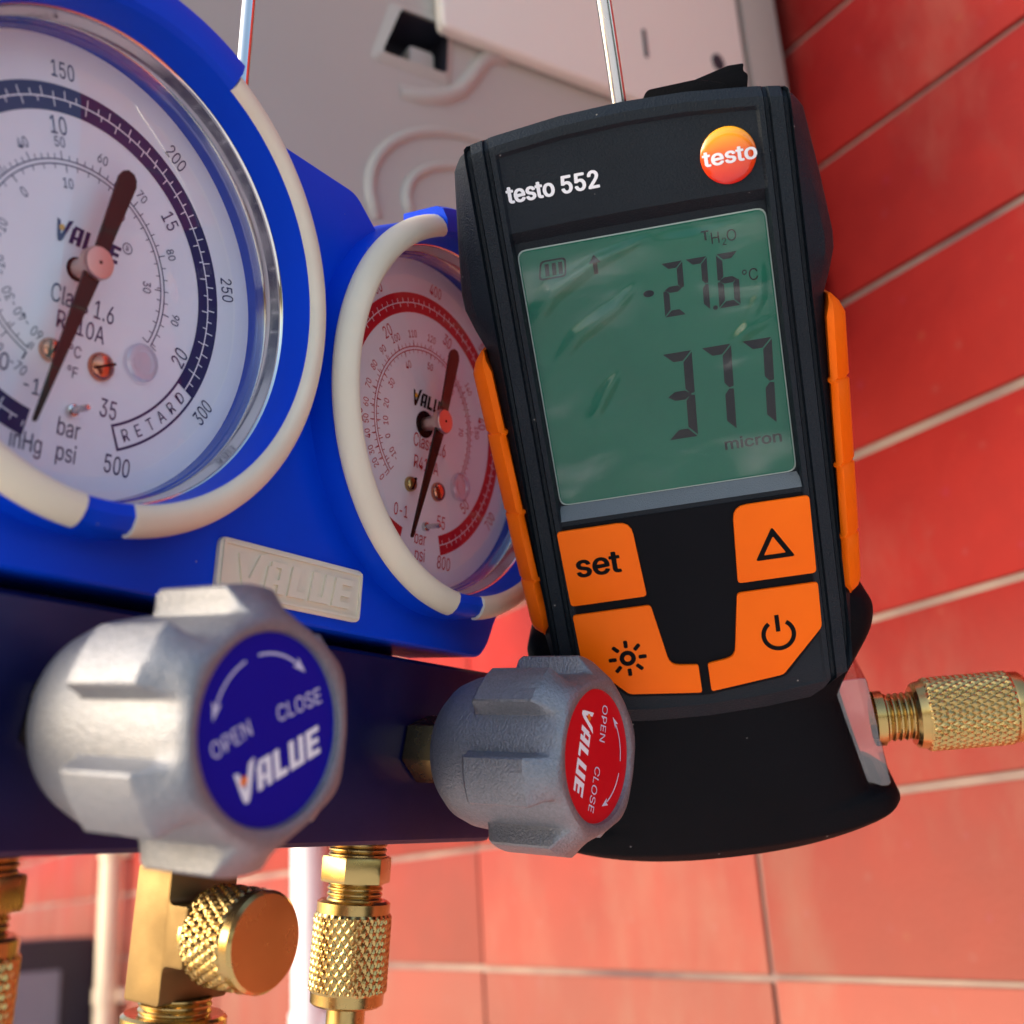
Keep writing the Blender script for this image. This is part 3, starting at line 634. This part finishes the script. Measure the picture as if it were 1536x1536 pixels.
# ------------------------------------------------------------------ knobs
def knob(cx, cy, cz, off, labrot, mcol, name_label, back=0.0, nut=7.2):
    T = FRONT(cx, cy, cz)       # local +Z out of the front, 0 at the label disc
    b = MB().at(T)
    N = 360
    # axial stations: height, base radius, lobe height (0..1), lobe radius
    st = [(-32.5, 6.0, 0, 0), (-32.3, 9.5, 0, 0), (-31.0, 12.0, 0, 0), (-28.6, 14.0, 0, 0), (-25.5, 15.1, 0, 0), (-22, 15.5, 0, 0), (-19.6, 15.55, 0, 0),
          (-19.3, 15.55, 0.12, 0), (-18.4, 15.6, 0.85, 0), (-17.6, 15.6, 1.0, 0), (-10, 15.6, 1.0, 0), (-4.6, 15.6, 1.0, 0), (-3.9, 15.55, 0.93, 0), (-2.6, 15.4, 0.72, 0), (-1.0, 15.15, 0.46, 0), (0.2, 14.9, 0.28, 0), (0.75, 14.5, 0.18, 0), (0.95, 14.0, 0.10, 0), (0.95, 13.4, 0.0, 0), (0.75, 12.95, 0, 0), (0.0, 12.75, 0, 0), (-0.2, 12.4, 0, 0)]
    def lobe(a):
        t = abs(((a - off + 30) % 60) - 30)
        return 1.0 if t < 13.4 else (0.0 if t > 16.8 else 0.5 + 0.5 * math.cos((t - 13.4) / 3.4 * pi))
    def lobe_soft(a):
        t = abs(((a - off + 30) % 60) - 30); return 0.5 + 0.5 * math.cos(min(1, t / 24) * pi)
    vs = []; fs = []
    for (h, r, l, _) in st:
        if h < -20: h -= back * min(1, (-20 - h) / 6)
        for i in range(N):
            a = 360 * i / N; soft = max(0, min(1, (h + 4.5) / 3.5))
            L = lobe(a) * (1 - soft) + lobe_soft(a) * soft
            rr = r + 3.7 * l * L
            vs.append((rr * math.cos(math.radians(a)), rr * math.sin(math.radians(a)), h))
    for j in range(len(st) - 1):
        for i in range(N): k = (i + 1) % N; fs.append((j * N + i, j * N + k, (j + 1) * N + k, (j + 1) * N + i))
    b.add(vs, fs)
    kn = b.build('valve_knob', 'cast_aluminium', MG, smooth=28, label=name_label)
    b = MB().at(T); b.lathe([(0, 0.0), (12.7, 0.0)], 96); b.build('label_disc', mcol, kn, closed=False)
    TL = T @ Matrix.Rotation(math.radians(labrot), 4, 'Z')
    Wt = MB().at(TL); Dt = MB().at(TL); Sf = MB().at(TL)
    brand_letters(Wt, Dt, 0.2, -5.0, 3.7, 16.4, 0, 0.06, shear=0.22)
    put_text(Sf, 'OPEN', -6.6, 1.3, 2.1, 4, 0.95, 0.06); put_text(Sf, 'CLOSE', 6.3, 0.9, 2.1, -4, 0.95, 0.06)
    Sf.arcband(9.7, 10.0, 97, 140, 0.06); Sf.arcband(9.7, 10.0, 83, 40, 0.06)
    for a, s in ((146, 1), (34, -1)):
        c_, s_ = math.cos(math.radians(a)), math.sin(math.radians(a)); tx, ty = -s_ * s, c_ * s
        p = Vector((9.85 * c_, 9.85 * s_)); t = Vector((tx, ty)); nn = Vector((c_, s_))
        Sf.add([tuple(p + t * 1.1) + (0.06,), tuple(p - t * 1.3 + nn * 0.75) + (0.06,), tuple(p - t * 0.8) + (0.06,), tuple(p - t * 1.3 - nn * 0.75) + (0.06,)], [(0, 1, 2, 3)])
    Wt.build('brand_print', 'print_white', kn, closed=False, smooth=0); Sf.build('direction_print', 'print_white_soft', kn, closed=False, smooth=0); Dt.build('brand_dot', 'print_orange', kn, closed=False, smooth=0)
    b = MB().at(T); b.prism(hexagon(nut, 20), -42.3, -33.0 - back); b.build('gland_nut', 'brass', kn, bevel=0.4)
    b = MB().at(T); b.lathe([(0, -44), (4.2, -44), (4.2, -32.4), (0, -32.4)], 24); b.build('spindle', 'brass', kn)
knob(6.3, -46.4, -72.0, 94, 26, 'knob_blue', 'large silver knob with a blue disc, nearest the camera', 3.2, 8.6)
knob(94.3, -46.6, -72.0, 78, -101, 'knob_red', 'silver knob with a red disc')

# ------------------------------------------------------------------ fittings under the block
PY = 10.0
def coupling(cx, ztop):
    """threaded stub, hex, thread, knurled hose nut, neck"""
    T = Matrix.Translation((cx, PY, 0))
    b = MB().at(T); b.lathe(thread(6.2, ztop - 3.6, ztop + 1.0), 48); s = b.build('threaded_stub', 'brass', MG, smooth=20)
    b = MB().at(T); b.prism(hexagon(7.6, 22), ztop - 8.8, ztop - 3.2); b.build('hex_collar', 'brass', s, bevel=0.7)
    b = MB().at(T); b.lathe(thread(5.9, ztop - 12.6, ztop - 8.6), 48); b.build('flare_thread', 'brass', s, smooth=20)
    b = MB().at(T); z1 = ztop - 12.2; z0 = z1 - 21
    b.lathe([(5.0, z1 + 0.1), (7.0, z1), (7.7, z1 - 0.5), (7.7, z1 - 2.6), (7.6, z1 - 2.7)], 64)
    knurl(b, 8.2, z0 + 2.6, z1 - 2.6, 30, 0.42)
    b.lathe([(7.6, z0 + 2.7), (7.7, z0 + 2.6), (7.6, z0 + 0.5), (7.0, z0), (3, z0)], 64)
    k = b.build('knurled_nut', 'brass', MG, smooth=32)
    b = MB().at(T); b.lathe([(0, z0 + 1), (4.0, z0 + 1), (4.0, z0 - 4.2), (5.6, z0 - 4.6), (5.8, z0 - 6), (5.8, z0 - 30), (0, z0 - 30)], 40); b.build('hose_tail', 'brass', k)
coupling(4.0, -91.7); coupling(GX, -91.7)
# tee in the middle
T = Matrix.Translation((46.5, PY, 0))
b = MB().at(T); b.lathe(thread(5.4, -96.2, -90.7), 48); st = b.build('threaded_stub', 'brass', MG, smooth=20)
# flat-sided tee: outline in (y, z), thickness along x
b = MB().at(T @ Matrix(((0, 0, 1, 0), (1, 0, 0, 0), (0, 1, 0, 0), (0, 0, 0, 1))))
b.prism(rounded([(-4.4, -118), (4.6, -118), (4.6, -95.2), (-4.4, -95.2), (-4.4, -101.2), (-9.2, -101.2), (-9.2, -111.4), (-4.4, -111.4)], [.8, .8, .8, .8, 1.2, .5, .5, 1.2]), -7.8, 7.8)
tee = b.build('tee_fitting', 'brass_forged', MG, bevel=0.8, label='forged brass tee with a knurled side cap')
b = MB().at(Matrix.Translation((46.5, 0, -106.3)) @ FRONT()); zf = 10.6
b.lathe([(0, zf - 14.2), (5.8, zf - 14.2), (7.4, zf - 13.8), (8.0, zf - 13.1), (8.0, zf - 12.2)], 72)
knurl(b, 8.75, zf - 12.2, zf - 2.6, 30, 0.5)
b.lathe([(8.2, zf - 2.7), (8.6, zf - 2.4), (8.55, zf - 0.7), (8.0, zf - 0.05), (7.6, zf), (0, zf)], 72)
b.build('side_cap', 'brass', tee, smooth=32)
b = MB().at(T); b.lathe(thread(6.4, -122.6, -117.5), 48); b.build('flare_thread', 'brass', tee, smooth=20)
b = MB().at(T); b.lathe([(6.0, -120.6), (8.6, -120.4), (9.2, -120.9), (9.3, -124), (9.3, -126)], 64); knurl(b, 9.5, -142, -125.6, 32, 0.45); b.lathe([(9.0, -142), (3, -143)], 64); b.build('knurled_nut', 'brass', MG, smooth=32)
# hanging hook
b = MB(); pts = [(42.5, 6, 30), (42.5, 12, 45), (42.5, 15, 60), (42.0, 15.5, 90), (41.5, 15.5, 130)]
pts += [(41.5, 15.5 + 14 * (1 - math.cos(t * pi / 10)), 130 + 14 * math.sin(t * pi / 10)) for t in range(1, 11)]
b.tube(pts, 1.5, 18); b.build('hanging_hook', 'chrome', MG)

# ================================================================== DIGITAL VACUUM GAUGE
SC = MM * KT
VG = empty('digital_vacuum_gauge', M_TST, 'black handheld digital vacuum gauge with orange buttons showing 377 micron', 'vacuum gauge')
def TB(mb, *a, **k): k['scale'] = SC; return mb.build(*a, **k)
def interp(tab, x):
    for (a, fa), (b_, fb) in zip(tab, tab[1:]):
        if min(a, b_) <= x <= max(a, b_): t = (x - a) / (b_ - a) if b_ != a else 0; return fa + (fb - fa) * t
    return tab[-1][1]
HW = [(58.0, 28.2), (57.0, 30.6), (55, 31.9), (43, 33.6), (33, 34.7), (30, 34.6), (26, 33.4), (22, 31.9), (-35, 30.9), (-45, 30.2), (-50, 27.5), (-54, 20)]
CD = [(58, 0.0), (54.8, 0.0), (54.2, 0.55), (42.2, 0.55), (40.4, 2.5), (-9.3, 2.5), (-11.9, 0.35), (-12.6, 0.35), (-50.5, 0.35), (-51, 0), (-54, 0)]
vv = sorted(set([58.0, 57.6, 57.0, 56.2, 55, 54.8, 54.2, 48, 43, 42.2, 40.4, 39, 36, 33, 30, 28, 26, 24, 22, 10, 0, -9.3, -11.9, -12.6, -20, -30, -35, -40, -45, -48, -50, -50.5, -51, -52.5, -53.6, -54]), reverse=True)
b = MB(); rows = []
for v in vv:
    hw = interp(HW, v); c = interp(CD, v)
    end = 0.0
    if v > 56: end = (v - 56) * 0.9
    if v < -50: end = (-50 - v) * 0.35
    half = [(0, -c), (11, -c), (22.6, -c), (23.1, 0), (24.0, 0), (24.3, -1.1), (24.9, -1.1), (25.2, -0.05), (27.3, -0.2), (27.7, -1.8), (28.3, -1.8), (28.7, -0.7), (hw - 2.6, -2.4), (hw - 0.8, -5.0), (hw, -8.5), (hw, -19), (hw - 1.8, -23.5), (hw - 6, -26.5), (hw - 14, -28), (0, -28)]
    sec = []
    for (u, t) in half:
        u2 = min(u, hw - 0.05 if u >= hw - 3 else hw - 3) if u > 0 else 0
        sec.append((u2, t - (end if t > -20 else -end * 0.5)))
    full = sec + [(-u, t) for (u, t) in reversed(sec[1:-1])]
    arch = max(0, min(1, (v - 38) / 18)) * 3.4
    rows.append([(u, v + arch * (1 - (u / 33) ** 2) - (2.2 * (1 - (u / 26) ** 2) if v < -50 else 0), t) for (u, t) in full])
n_ = len(rows[0]); vs = [p for r in rows for p in r]; fs = []
for i in range(len(rows) - 1):
    for k in range(n_): q = (k + 1) % n_; fs.append((i * n_ + k, i * n_ + q, (i + 1) * n_ + q, (i + 1) * n_ + k))
fs.append(tuple(range(n_))); fs.append(tuple(range((len(rows) - 1) * n_, len(rows) * n_)))
b.add(vs, fs); body = TB(b, 'body', 'black_plastic', VG, smooth=24)
# rubber foot that wraps the lower end
HB = [(-36, 30.5), (-37.5, 33.4), (-40, 34.9), (-43, 34.9), (-46.5, 33.7), (-51, 30.8), (-57, 27.0), (-60, 26.9), (-70, 28.9), (-77, 30.4), (-78.6, 31.6), (-79.6, 34), (-81, 35.7), (-83, 36.3), (-85, 35.6), (-86.2, 32), (-86.8, 27)]
def catmull(tab, n=4):
    out = []
    for i in range(len(tab) - 1):
        p0, p1, p2, p3 = tab[max(i - 1, 0)], tab[i], tab[i + 1], tab[min(i + 2, len(tab) - 1)]
        for k in range(n):
            t = k / n; out.append(tuple(0.5 * (2 * b_ + (c_ - a_) * t + (2 * a_ - 5 * b_ + 4 * c_ - d_) * t * t + (-a_ + 3 * b_ - 3 * c_ + d_) * t ** 3) for a_, b_, c_, d_ in zip(p0, p1, p2, p3)))
    return out + [tab[-1]]
b = MB(); rows = []
for (v, hw) in catmull(HB):
    front = interp([(-36, -3.2), (-50, -2.0), (-57, -1.6), (-75, -0.8), (-84, -1.2), (-88, -4)], v)
    e = 0 if v > -84 else (-84 - v) * 0.9
    half = [(0, front)] + catmull([(hw * 0.2, front - 0.05), (hw * 0.35, front - 0.2), (hw * 0.62, front - 0.8), (hw * 0.82, front - 2.2), (hw * 0.94, front - 4.2), (hw, front - 7.5)], 3) + [ (hw, -19 + e), (hw - 2, -24 + e), (hw - 7, -27.5 + e), (hw * 0.4, -29 + e), (0, -29 + e)]
    full = half + [(-u, t) for (u, t) in reversed(half[1:-1])]
    bulge = 2.7 * max(0, min(1, (-62 - v) / 22))
    rows.append([(u, v - bulge * (1 - (u / 36) ** 2), t) for (u, t) in full])
n_ = len(rows[0]); vs = [p for r in rows for p in r]; fs = []
for i in range(len(rows) - 1):
    for k in range(n_): q = (k + 1) % n_; fs.append((i * n_ + k, i * n_ + q, (i + 1) * n_ + q, (i + 1) * n_ + k))
fs.append(tuple(range(n_))); fs.append(tuple(range((len(rows) - 1) * n_, len(rows) * n_)))
b.add(vs, fs); foot = TB(b, 'rubber_foot', 'black_rubber', VG, smooth=40)
# polished sensor block showing in the notches of the foot
b = MB(); b.prism(rounded([(-34.6, -79.5), (34.6, -79.5), (31.8, -55), (-31.8, -55)], 1), -24, -7.0)
blk = TB(b, 'sensor_block', 'sensor_clear', VG, bevel=1.6, bseg=3)
# display
disp = MB(); disp.prism(rounded([(-22.3, -9.1), (22.3, -9.1), (22.3, 39.2), (-22.3, 39.2)], 1.6), -3.0, -2.35)
lcd = TB(disp, 'display', 'lcd_green', VG, bevel=0, smooth=20)
b = MB(); o1 = rounded([(-22.5, -9.3), (22.5, -9.3), (22.5, 39.4), (-22.5, 39.4)], 1.7); o2 = rounded([(-22.25, -9.05), (22.25, -9.05), (22.25, 39.15), (-22.25, 39.15)], 1.6); n_ = len(o1)
b.add([(p[0], p[1], -2.3) for p in o1] + [(p[0], p[1], -2.22) for p in o2], [(i, (i + 1) % n_, (i + 1) % n_ + n_, i + n_) for i in range(n_)])
TB(b, 'window_edge', 'window_edge', lcd, closed=False)
def wrinkle(u, v):
    h = 0
    for (a, f_, ph, am) in wr: h += am * math.sin(f_ * (u * math.cos(a) + v * math.sin(a)) + ph + 0.8 * math.sin(0.11 * v + ph))
    for (pts, hh, ww) in creases:
        best = 9e9; along = 0.0; n_ = len(pts) - 1
        for i, (a, b_) in enumerate(zip(pts, pts[1:])):
            ax, ay, bx_, by = a[0], a[1], b_[0], b_[1]; L2 = (bx_ - ax) ** 2 + (by - ay) ** 2
            t = max(0, min(1, ((u - ax) * (bx_ - ax) + (v - ay) * (by - ay)) / L2)); d2 = (u - ax - t * (bx_ - ax)) ** 2 + (v - ay - t * (by - ay)) ** 2
            if d2 < best: best = d2; along = (i + t) / n_
        wv = ww * (0.75 + 0.5 * math.sin(2.2 * along + hh))
        h += hh * math.sin(pi * along) ** 0.8 * math.exp(-best / wv ** 2)
    d = abs((u + 4) * 0.75 + (v - 4) * -0.66) ; h += 0.05 * math.exp(-(d / 0.9) ** 2) * math.exp(-((u + 5) ** 2 + (v - 4) ** 2) / 40)
    return h
creases = [([(-24, 24), (-17, 31), (-9, 35), (2, 38)], 1.9, 1.8), ([(-22, 14), (-14, 22.5), (-6, 26.5), (-1, 30.5)], 1.2, 1.2), ([(-14, 6), (-11, 10.5), (-7, 15)], 1.2, 1.1), ([(15, 17), (19.5, 24), (20.5, 32)], 0.9, 1.0),
           ([(12, 15.5), (17, 18.4), (22, 20)], 0.9, 1.0), ([(0, 36.4), (9, 36.2), (22, 37.6)], 0.9, 1.2)]
rw = random.Random(3); wr = [(rw.uniform(0.2, 1.3), rw.uniform(0.12, 0.42), rw.uniform(0, 6), rw.uniform(0.05, 0.14)) for _ in range(6)]
b = MB(); nu, nv = 150, 160; vs = []; fs = []
for j in range(nv + 1):
    for i in range(nu + 1):
        u = -22.0 + 44.0 * i / nu; v = -8.8 + 47.7 * j / nv; vs.append((u, v, max(-2.12, -1.8 + 1.0 * wrinkle(u, v))))
for j in range(nv):
    for i in range(nu): k = j * (nu + 1) + i; fs.append((k, k + 1, k + nu + 2, k + nu + 1))
b.add(vs, fs); TB(b, 'protective_film', 'film_clear', lcd, closed=False, smooth=180)
# display contents
zi = -2.3
def seg_digit(mb, ch, x1, y0, w, h, t, sl=0.06):
    """seven-segment digit, right edge x1, base y0"""
    x0 = x1 - w; m = h / 2; g_ = t * 0.10
    S = {'a': [(0, h), (w, h), (w - t, h - t), (t * 1.1, h - t)], 'd': [(t * 1.1, t), (w - t, t), (w, 0), (0, 0)],
         'g': [(t * 0.2, m), (t, m + t / 2), (w - t, m + t / 2), (w - t * 0.3, m), (w - t, m - t / 2), (t, m - t / 2)],
         'b': [(w, h - g_), (w, m + g_), (w - t * 0.5, m + g_ - t * 0.1), (w - t, m + t * 0.6), (w - t, h - t - g_)],
         'c': [(w, m - g_), (w, g_), (w - t, t + g_), (w - t, m - t * 0.6), (w - t * 0.5, m - g_ + t * 0.1)],
         'f': [(0, h - g_), (t, h - t - g_), (t, m + t * 0.6), (t * 0.5, m + g_), (0, m + g_)],
         'e': [(0, m - g_), (t * 0.5, m - g_), (t, m - t * 0.6), (t, t + g_), (0, g_)]}
    on = {'2': 'abged', '7': 'abc', '6': 'acdefg', '3': 'abgcd'}[ch]
    cxm, cym = w / 2, m
    for k in on:
        pts = S[k]; c = (sum(p[0] for p in pts) / len(pts), sum(p[1] for p in pts) / len(pts))
        pts = [(c[0] + (p[0] - c[0]) * 0.95, c[1] + (p[1] - c[1]) * 0.97) for p in pts]
        mb.add([(x0 + p[0] + sl * (p[1] - h), y0 + p[1], zi) for p in pts], [tuple(range(len(pts)))])
b = MB()
for ch, x1 in zip('276', (6.8, 11.2, 16.7)): seg_digit(b, ch, x1, 23.0, 3.9, 9.7, 1.15)
b.prism([(0.0 + 1.0 * math.cos(t * pi / 8), 27.8 + 0.62 * math.sin(t * pi / 8)) for t in range(16)], zi - 0.05, zi)
b.prism([(11.55 + 0.45 * math.cos(t * pi / 6), 23.3 + 0.42 * math.sin(t * pi / 6)) for t in range(12)], zi - 0.05, zi)
TB(b, 'temperature_digits', 'lcd_ink', lcd, closed=False, smooth=0)
b = MB()
for ch, x1 in zip('377', (6.3, 13.5, 20.9)): seg_digit(b, ch, x1, 0.2, 5.5, 16.2, 1.75)
TB(b, 'micron_digits', 'lcd_ink', lcd, closed=False, smooth=0)
b = MB(); put_text(b, 'micron', 15.2, -2.2, 2.05, 0, 1.0, zi, 0, width=10.4, fat=0.09)
TB(b, 'unit_lettering', 'lcd_ink', lcd, closed=False, smooth=0); b = MB(); put_text(b, '\u00b0C', 18.4, 28.1, 2.1, 0, 0.9, zi); TB(b, 'degree_lettering', 'lcd_ink', lcd, closed=False, smooth=0); b = MB(); put_text(b, 'T', 11.4, 36.3, 1.6, 0, 1.0, zi, fat=0.08); put_text(b, 'H', 13.1, 35.6, 2.0, 0, 0.9, zi); put_text(b, '2', 14.6, 34.7, 1.3, 0, 0.9, zi); put_text(b, 'O', 16.0, 35.6, 2.0, 0, 0.95, zi)
TB(b, 'water_lettering', 'lcd_ink', lcd, closed=False, smooth=0)
b = MB(); b.flat([(-8.8, 36.4), (-9.9, 34.9), (-9.2, 34.9), (-9.2, 32.9), (-8.4, 32.9), (-8.4, 34.9), (-7.7, 34.9)], zi); TB(b, 'arrow_symbol', 'lcd_ink', lcd, closed=False, smooth=0)
o1 = rounded([(-19.4, 33.4), (-14.2, 33.4), (-13.8, 36.9), (-18.6, 36.9)], 0.8, 3); o2 = [(-16.5 + (p[0] + 16.5) * 0.86, 35.15 + (p[1] - 35.15) * 0.82) for p in o1]; n_ = len(o1)
b = MB(); b.add([(p[0], p[1], zi) for p in o1 + o2], [(i, (i + 1) % n_, (i + 1) % n_ + n_, i + n_) for i in range(n_)])
for x0 in (-18.0, -16.7, -15.5): b.flat([(x0, 34.0), (x0 + 0.75, 34.0), (x0 + 0.9, 36.2), (x0 + 0.15, 36.2)], zi)
TB(b, 'battery_symbol', 'lcd_ink', lcd, closed=False, smooth=0)
# sloping sill under the display
b = MB(); b.add([(-22.4, -9.35, -2.3), (22.4, -9.35, -2.3), (23.4, -11.9, -0.2), (-23.4, -11.9, -0.2)], [(0, 1, 2, 3)]); TB(b, 'display_sill', 'sill_grey', VG, closed=False)
# button mat and buttons
b = MB(); b.prism(rounded([(-24.2, -12.9), (24.2, -12.9), (24.0, -40), (15.6, -49.4), (0, -51.2), (-15.6, -49.4), (-24.0, -40)], 1.2), -0.6, -0.2); TB(b, 'button_mat', 'pad_black', VG)
def button(pts, rad, nm):
    b = MB(); b.prism(rounded(pts, rad), -0.3, 0.55); o = TB(b, 'button', 'orange_rubber', VG, bevel=0.3, bseg=2, label=nm); return o
zb = 0.62
mir = lambda P_: [(-p[0], p[1]) for p in reversed(P_)]
up = [(9.6, -13.6), (8.7, -28.9), (23.6, -28.9), (23.9, -13.6)]
b1 = button(mir(up), [0.8, 0.8, 0.8, 2.6], 'orange button marked set')
b = MB(); put_text(b, 'set', -17.0, -20.9, 4.3, 0, 1.0, zb, 0, width=8.3, fat=0.2); TB(b, 'set_lettering', 'print_black', b1, closed=False, smooth=0)
b2 = button(up, [2.6, 0.8, 0.8, 0.8], 'orange button marked with a triangle')
b = MB(); o1 = rounded([(12.6, -24.9), (20.0, -24.9), (16.3, -18.6)], 0.5, 3); o2 = [(16.3 + (p[0] - 16.3) * 0.56, -22.8 + (p[1] + 22.8) * 0.56) for p in o1]; n_ = len(o1)
b.add([(p[0], p[1], zb) for p in o1 + o2], [(i, (i + 1) % n_, (i + 1) % n_ + n_, i + n_) for i in range(n_)]); TB(b, 'triangle_symbol', 'print_black', b2, closed=False, smooth=0)
lowp = [(23.6, -30.8), (8.3, -30.8), (6.3, -43.7), (0.9, -44.4), (0.9, -50.3), (15.1, -48.7), (23.4, -39.9)]
b3 = button(lowp, [0.6, 0.8, 1.8, 0.4, 0.6, 0.8, 0.8], 'orange button marked with a power symbol')
b = MB().at(Matrix.Translation((15.1, -40.2, 0))); b.arcband(2.45, 3.3, 125, 415, zb, 60); b.flat([(-0.42, 0.6), (0.42, 0.6), (0.42, 4.0), (-0.42, 4.0)], zb); TB(b, 'power_symbol', 'print_black', b3, closed=False, smooth=0)
b4 = button(mir(lowp), [0.8, 0.8, 0.6, 0.4, 1.8, 0.8, 0.6], 'orange button marked with a sun symbol')
b = MB().at(Matrix.Translation((-14.3, -41.0, 0))); b.arcband(0.7, 1.6, 0, 360, zb, 40)
for k in range(8):
    a = math.radians(45 * k); c, s = math.cos(a), math.sin(a); pts = rounded([(2.15, -0.4), (3.75, -0.4), (3.75, 0.4), (2.15, 0.4)], 0.3, 3); b.flat([(p[0] * c - p[1] * s, p[0] * s + p[1] * c) for p in pts], zb)
TB(b, 'sun_symbol', 'print_black', b4, closed=False, smooth=0)
# side grips
for s in (-1, 1):
    b = MB(); rows = []
    notch = (6.5, -9.5, -23.5)
    vs_ = [22.2, 20.5, 18.3, 12, 7.0, 6.7, 6.3, 6.0, 0, -9.0, -9.3, -9.7, -10, -16, -23, -23.3, -23.7, -24, -30, -33, -34.6, -35.6]
    HO = [(22.2, 32.6), (20.5, 34.0), (18.3, 34.9), (0, 34.1), (-20, 33.3), (-33, 32.6), (-34.6, 32.0), (-35.6, 30.9)]
    for v in vs_:
        ho = interp(HO, v)
        if any(abs(v - q) < 0.35 for q in notch): ho -= 0.45
        tp = min(1, max(0.0, (22.6 - v) / 4)) * min(1, max(0.0, (v + 36) / 2.5)); ui = ho - 3.6 * tp - 0.3
        rows.append([(s * ui, v, -2.6 - 2.0 * (1 - tp)), (s * (ui + 1.2 * tp), v, -2.0 - 2.6 * (1 - tp)), (s * (ho - 0.7), v, -3.6 - 1.5 * (1 - tp)), (s * ho, v, -5.6), (s * ho, v, -18.5), (s * (ho - 1.5), v, -20.5), (s * ui, v, -20.5)])
    n_ = 7; vs = [p for r in rows for p in r]; fs = []
    for i in range(len(rows) - 1):
        for k in range(n_): q = (k + 1) % n_; fs.append((i * n_ + k, i * n_ + q, (i + 1) * n_ + q, (i + 1) * n_ + k))
    fs.append(tuple(range(n_))); fs.append(tuple(range((len(rows) - 1) * n_, len(rows) * n_)))
    b.add(vs, fs); TB(b, 'side_grip', 'orange_rubber', VG, smooth=50)
# badge and lettering on the header
b = MB().at(Matrix.Translation((17.0, 49.2, -0.6))); b.lathe([(4.85, 0.0), (4.85, 0.35), (4.5, 0.75), (3.4, 1.1), (1.8, 1.3), (0, 1.35)], 56); bdg = TB(b, 'round_badge', 'badge_gradient', VG)
b = MB(); put_text(b, 'testo', 17.15, 49.2, 2.5, 0, 1.0, 0, 0, width=9.2, fat=0.13)
b.v = [(p[0], p[1], p[2] + 0.84 - 0.026 * ((p[0] - 17) ** 2 + (p[1] - 49.2) ** 2) ** 1 + 0.03) for p in b.v]
TB(b, 'badge_lettering', 'print_white', bdg, closed=False, smooth=0)
b = MB(); put_text(b, 'testo 552', -14.1, 49.35, 2.9, 0, 1.0, -0.5, 0, width=16.4, fat=0.16); TB(b, 'model_lettering', 'print_white', VG, closed=False, smooth=0)
# hanger rod and tab on the top
b = MB(); pts = [(-0.1, 52, -15), (-0.1, 70, -15), (-0.3, 100, -15)] + [(-0.3, 100 + 12 * math.sin(t * pi / 10), -15 - 12 * (1 - math.cos(t * pi / 10))) for t in range(1, 11)]
b.tube(pts, 1.4, 18); TB(b, 'hanger_rod', 'steel_rod', VG)
b = MB(); b.prism(rounded([(2.0, 58.5), (19, 58.5), (19, 61.6), (14, 63.2), (5, 63.0)], 0.8), -20, -9); b.prism(rounded([(12, 59), (22.6, 58), (23.4, 62.6), (22.6, 63.4), (22.9, 64.6), (20.0, 64.7), (13.0, 63.2)], 0.4), -19, -12); TB(b, 'hanger_tab', 'black_rubber', VG, bevel=0.4)
# brass port and hose coupling on the right
TX = Matrix(((0, 0, 1, 0), (0, 1, 0, -65.2), (-1, 0, 0, -12.0), (0, 0, 0, 1)))      # local Z -> device X
TX = TX @ Matrix.Rotation(math.radians(2.5), 4, 'X')
b = MB().at(TX); b.lathe([(5.6, 33.2), (5.6, 35.0)] + thread(4.9, 35.0, 43.0, 1.25, 0.4), 56); port = TB(b, 'threaded_port', 'brass', VG, smooth=20)
b = MB().at(TX); b.lathe([(4.4, 41.0), (6.0, 40.9), (6.7, 41.6), (6.9, 42.8), (7.0, 43.2)], 64); knurl(b, 7.5, 43.2, 60.4, 30, 0.42); b.lathe([(7.0, 60.4), (7.15, 60.8), (7.1, 62.4), (6.5, 63.2), (4, 63.2)], 64)
kn = TB(b, 'knurled_coupling', 'brass', VG, smooth=32)
b = MB().at(TX); b.lathe([(3.0, 63), (4.3, 63.0), (4.3, 66), (5.0, 66.5), (5.0, 90), (0, 90)], 40); TB(b, 'hose_tail', 'brass', kn)
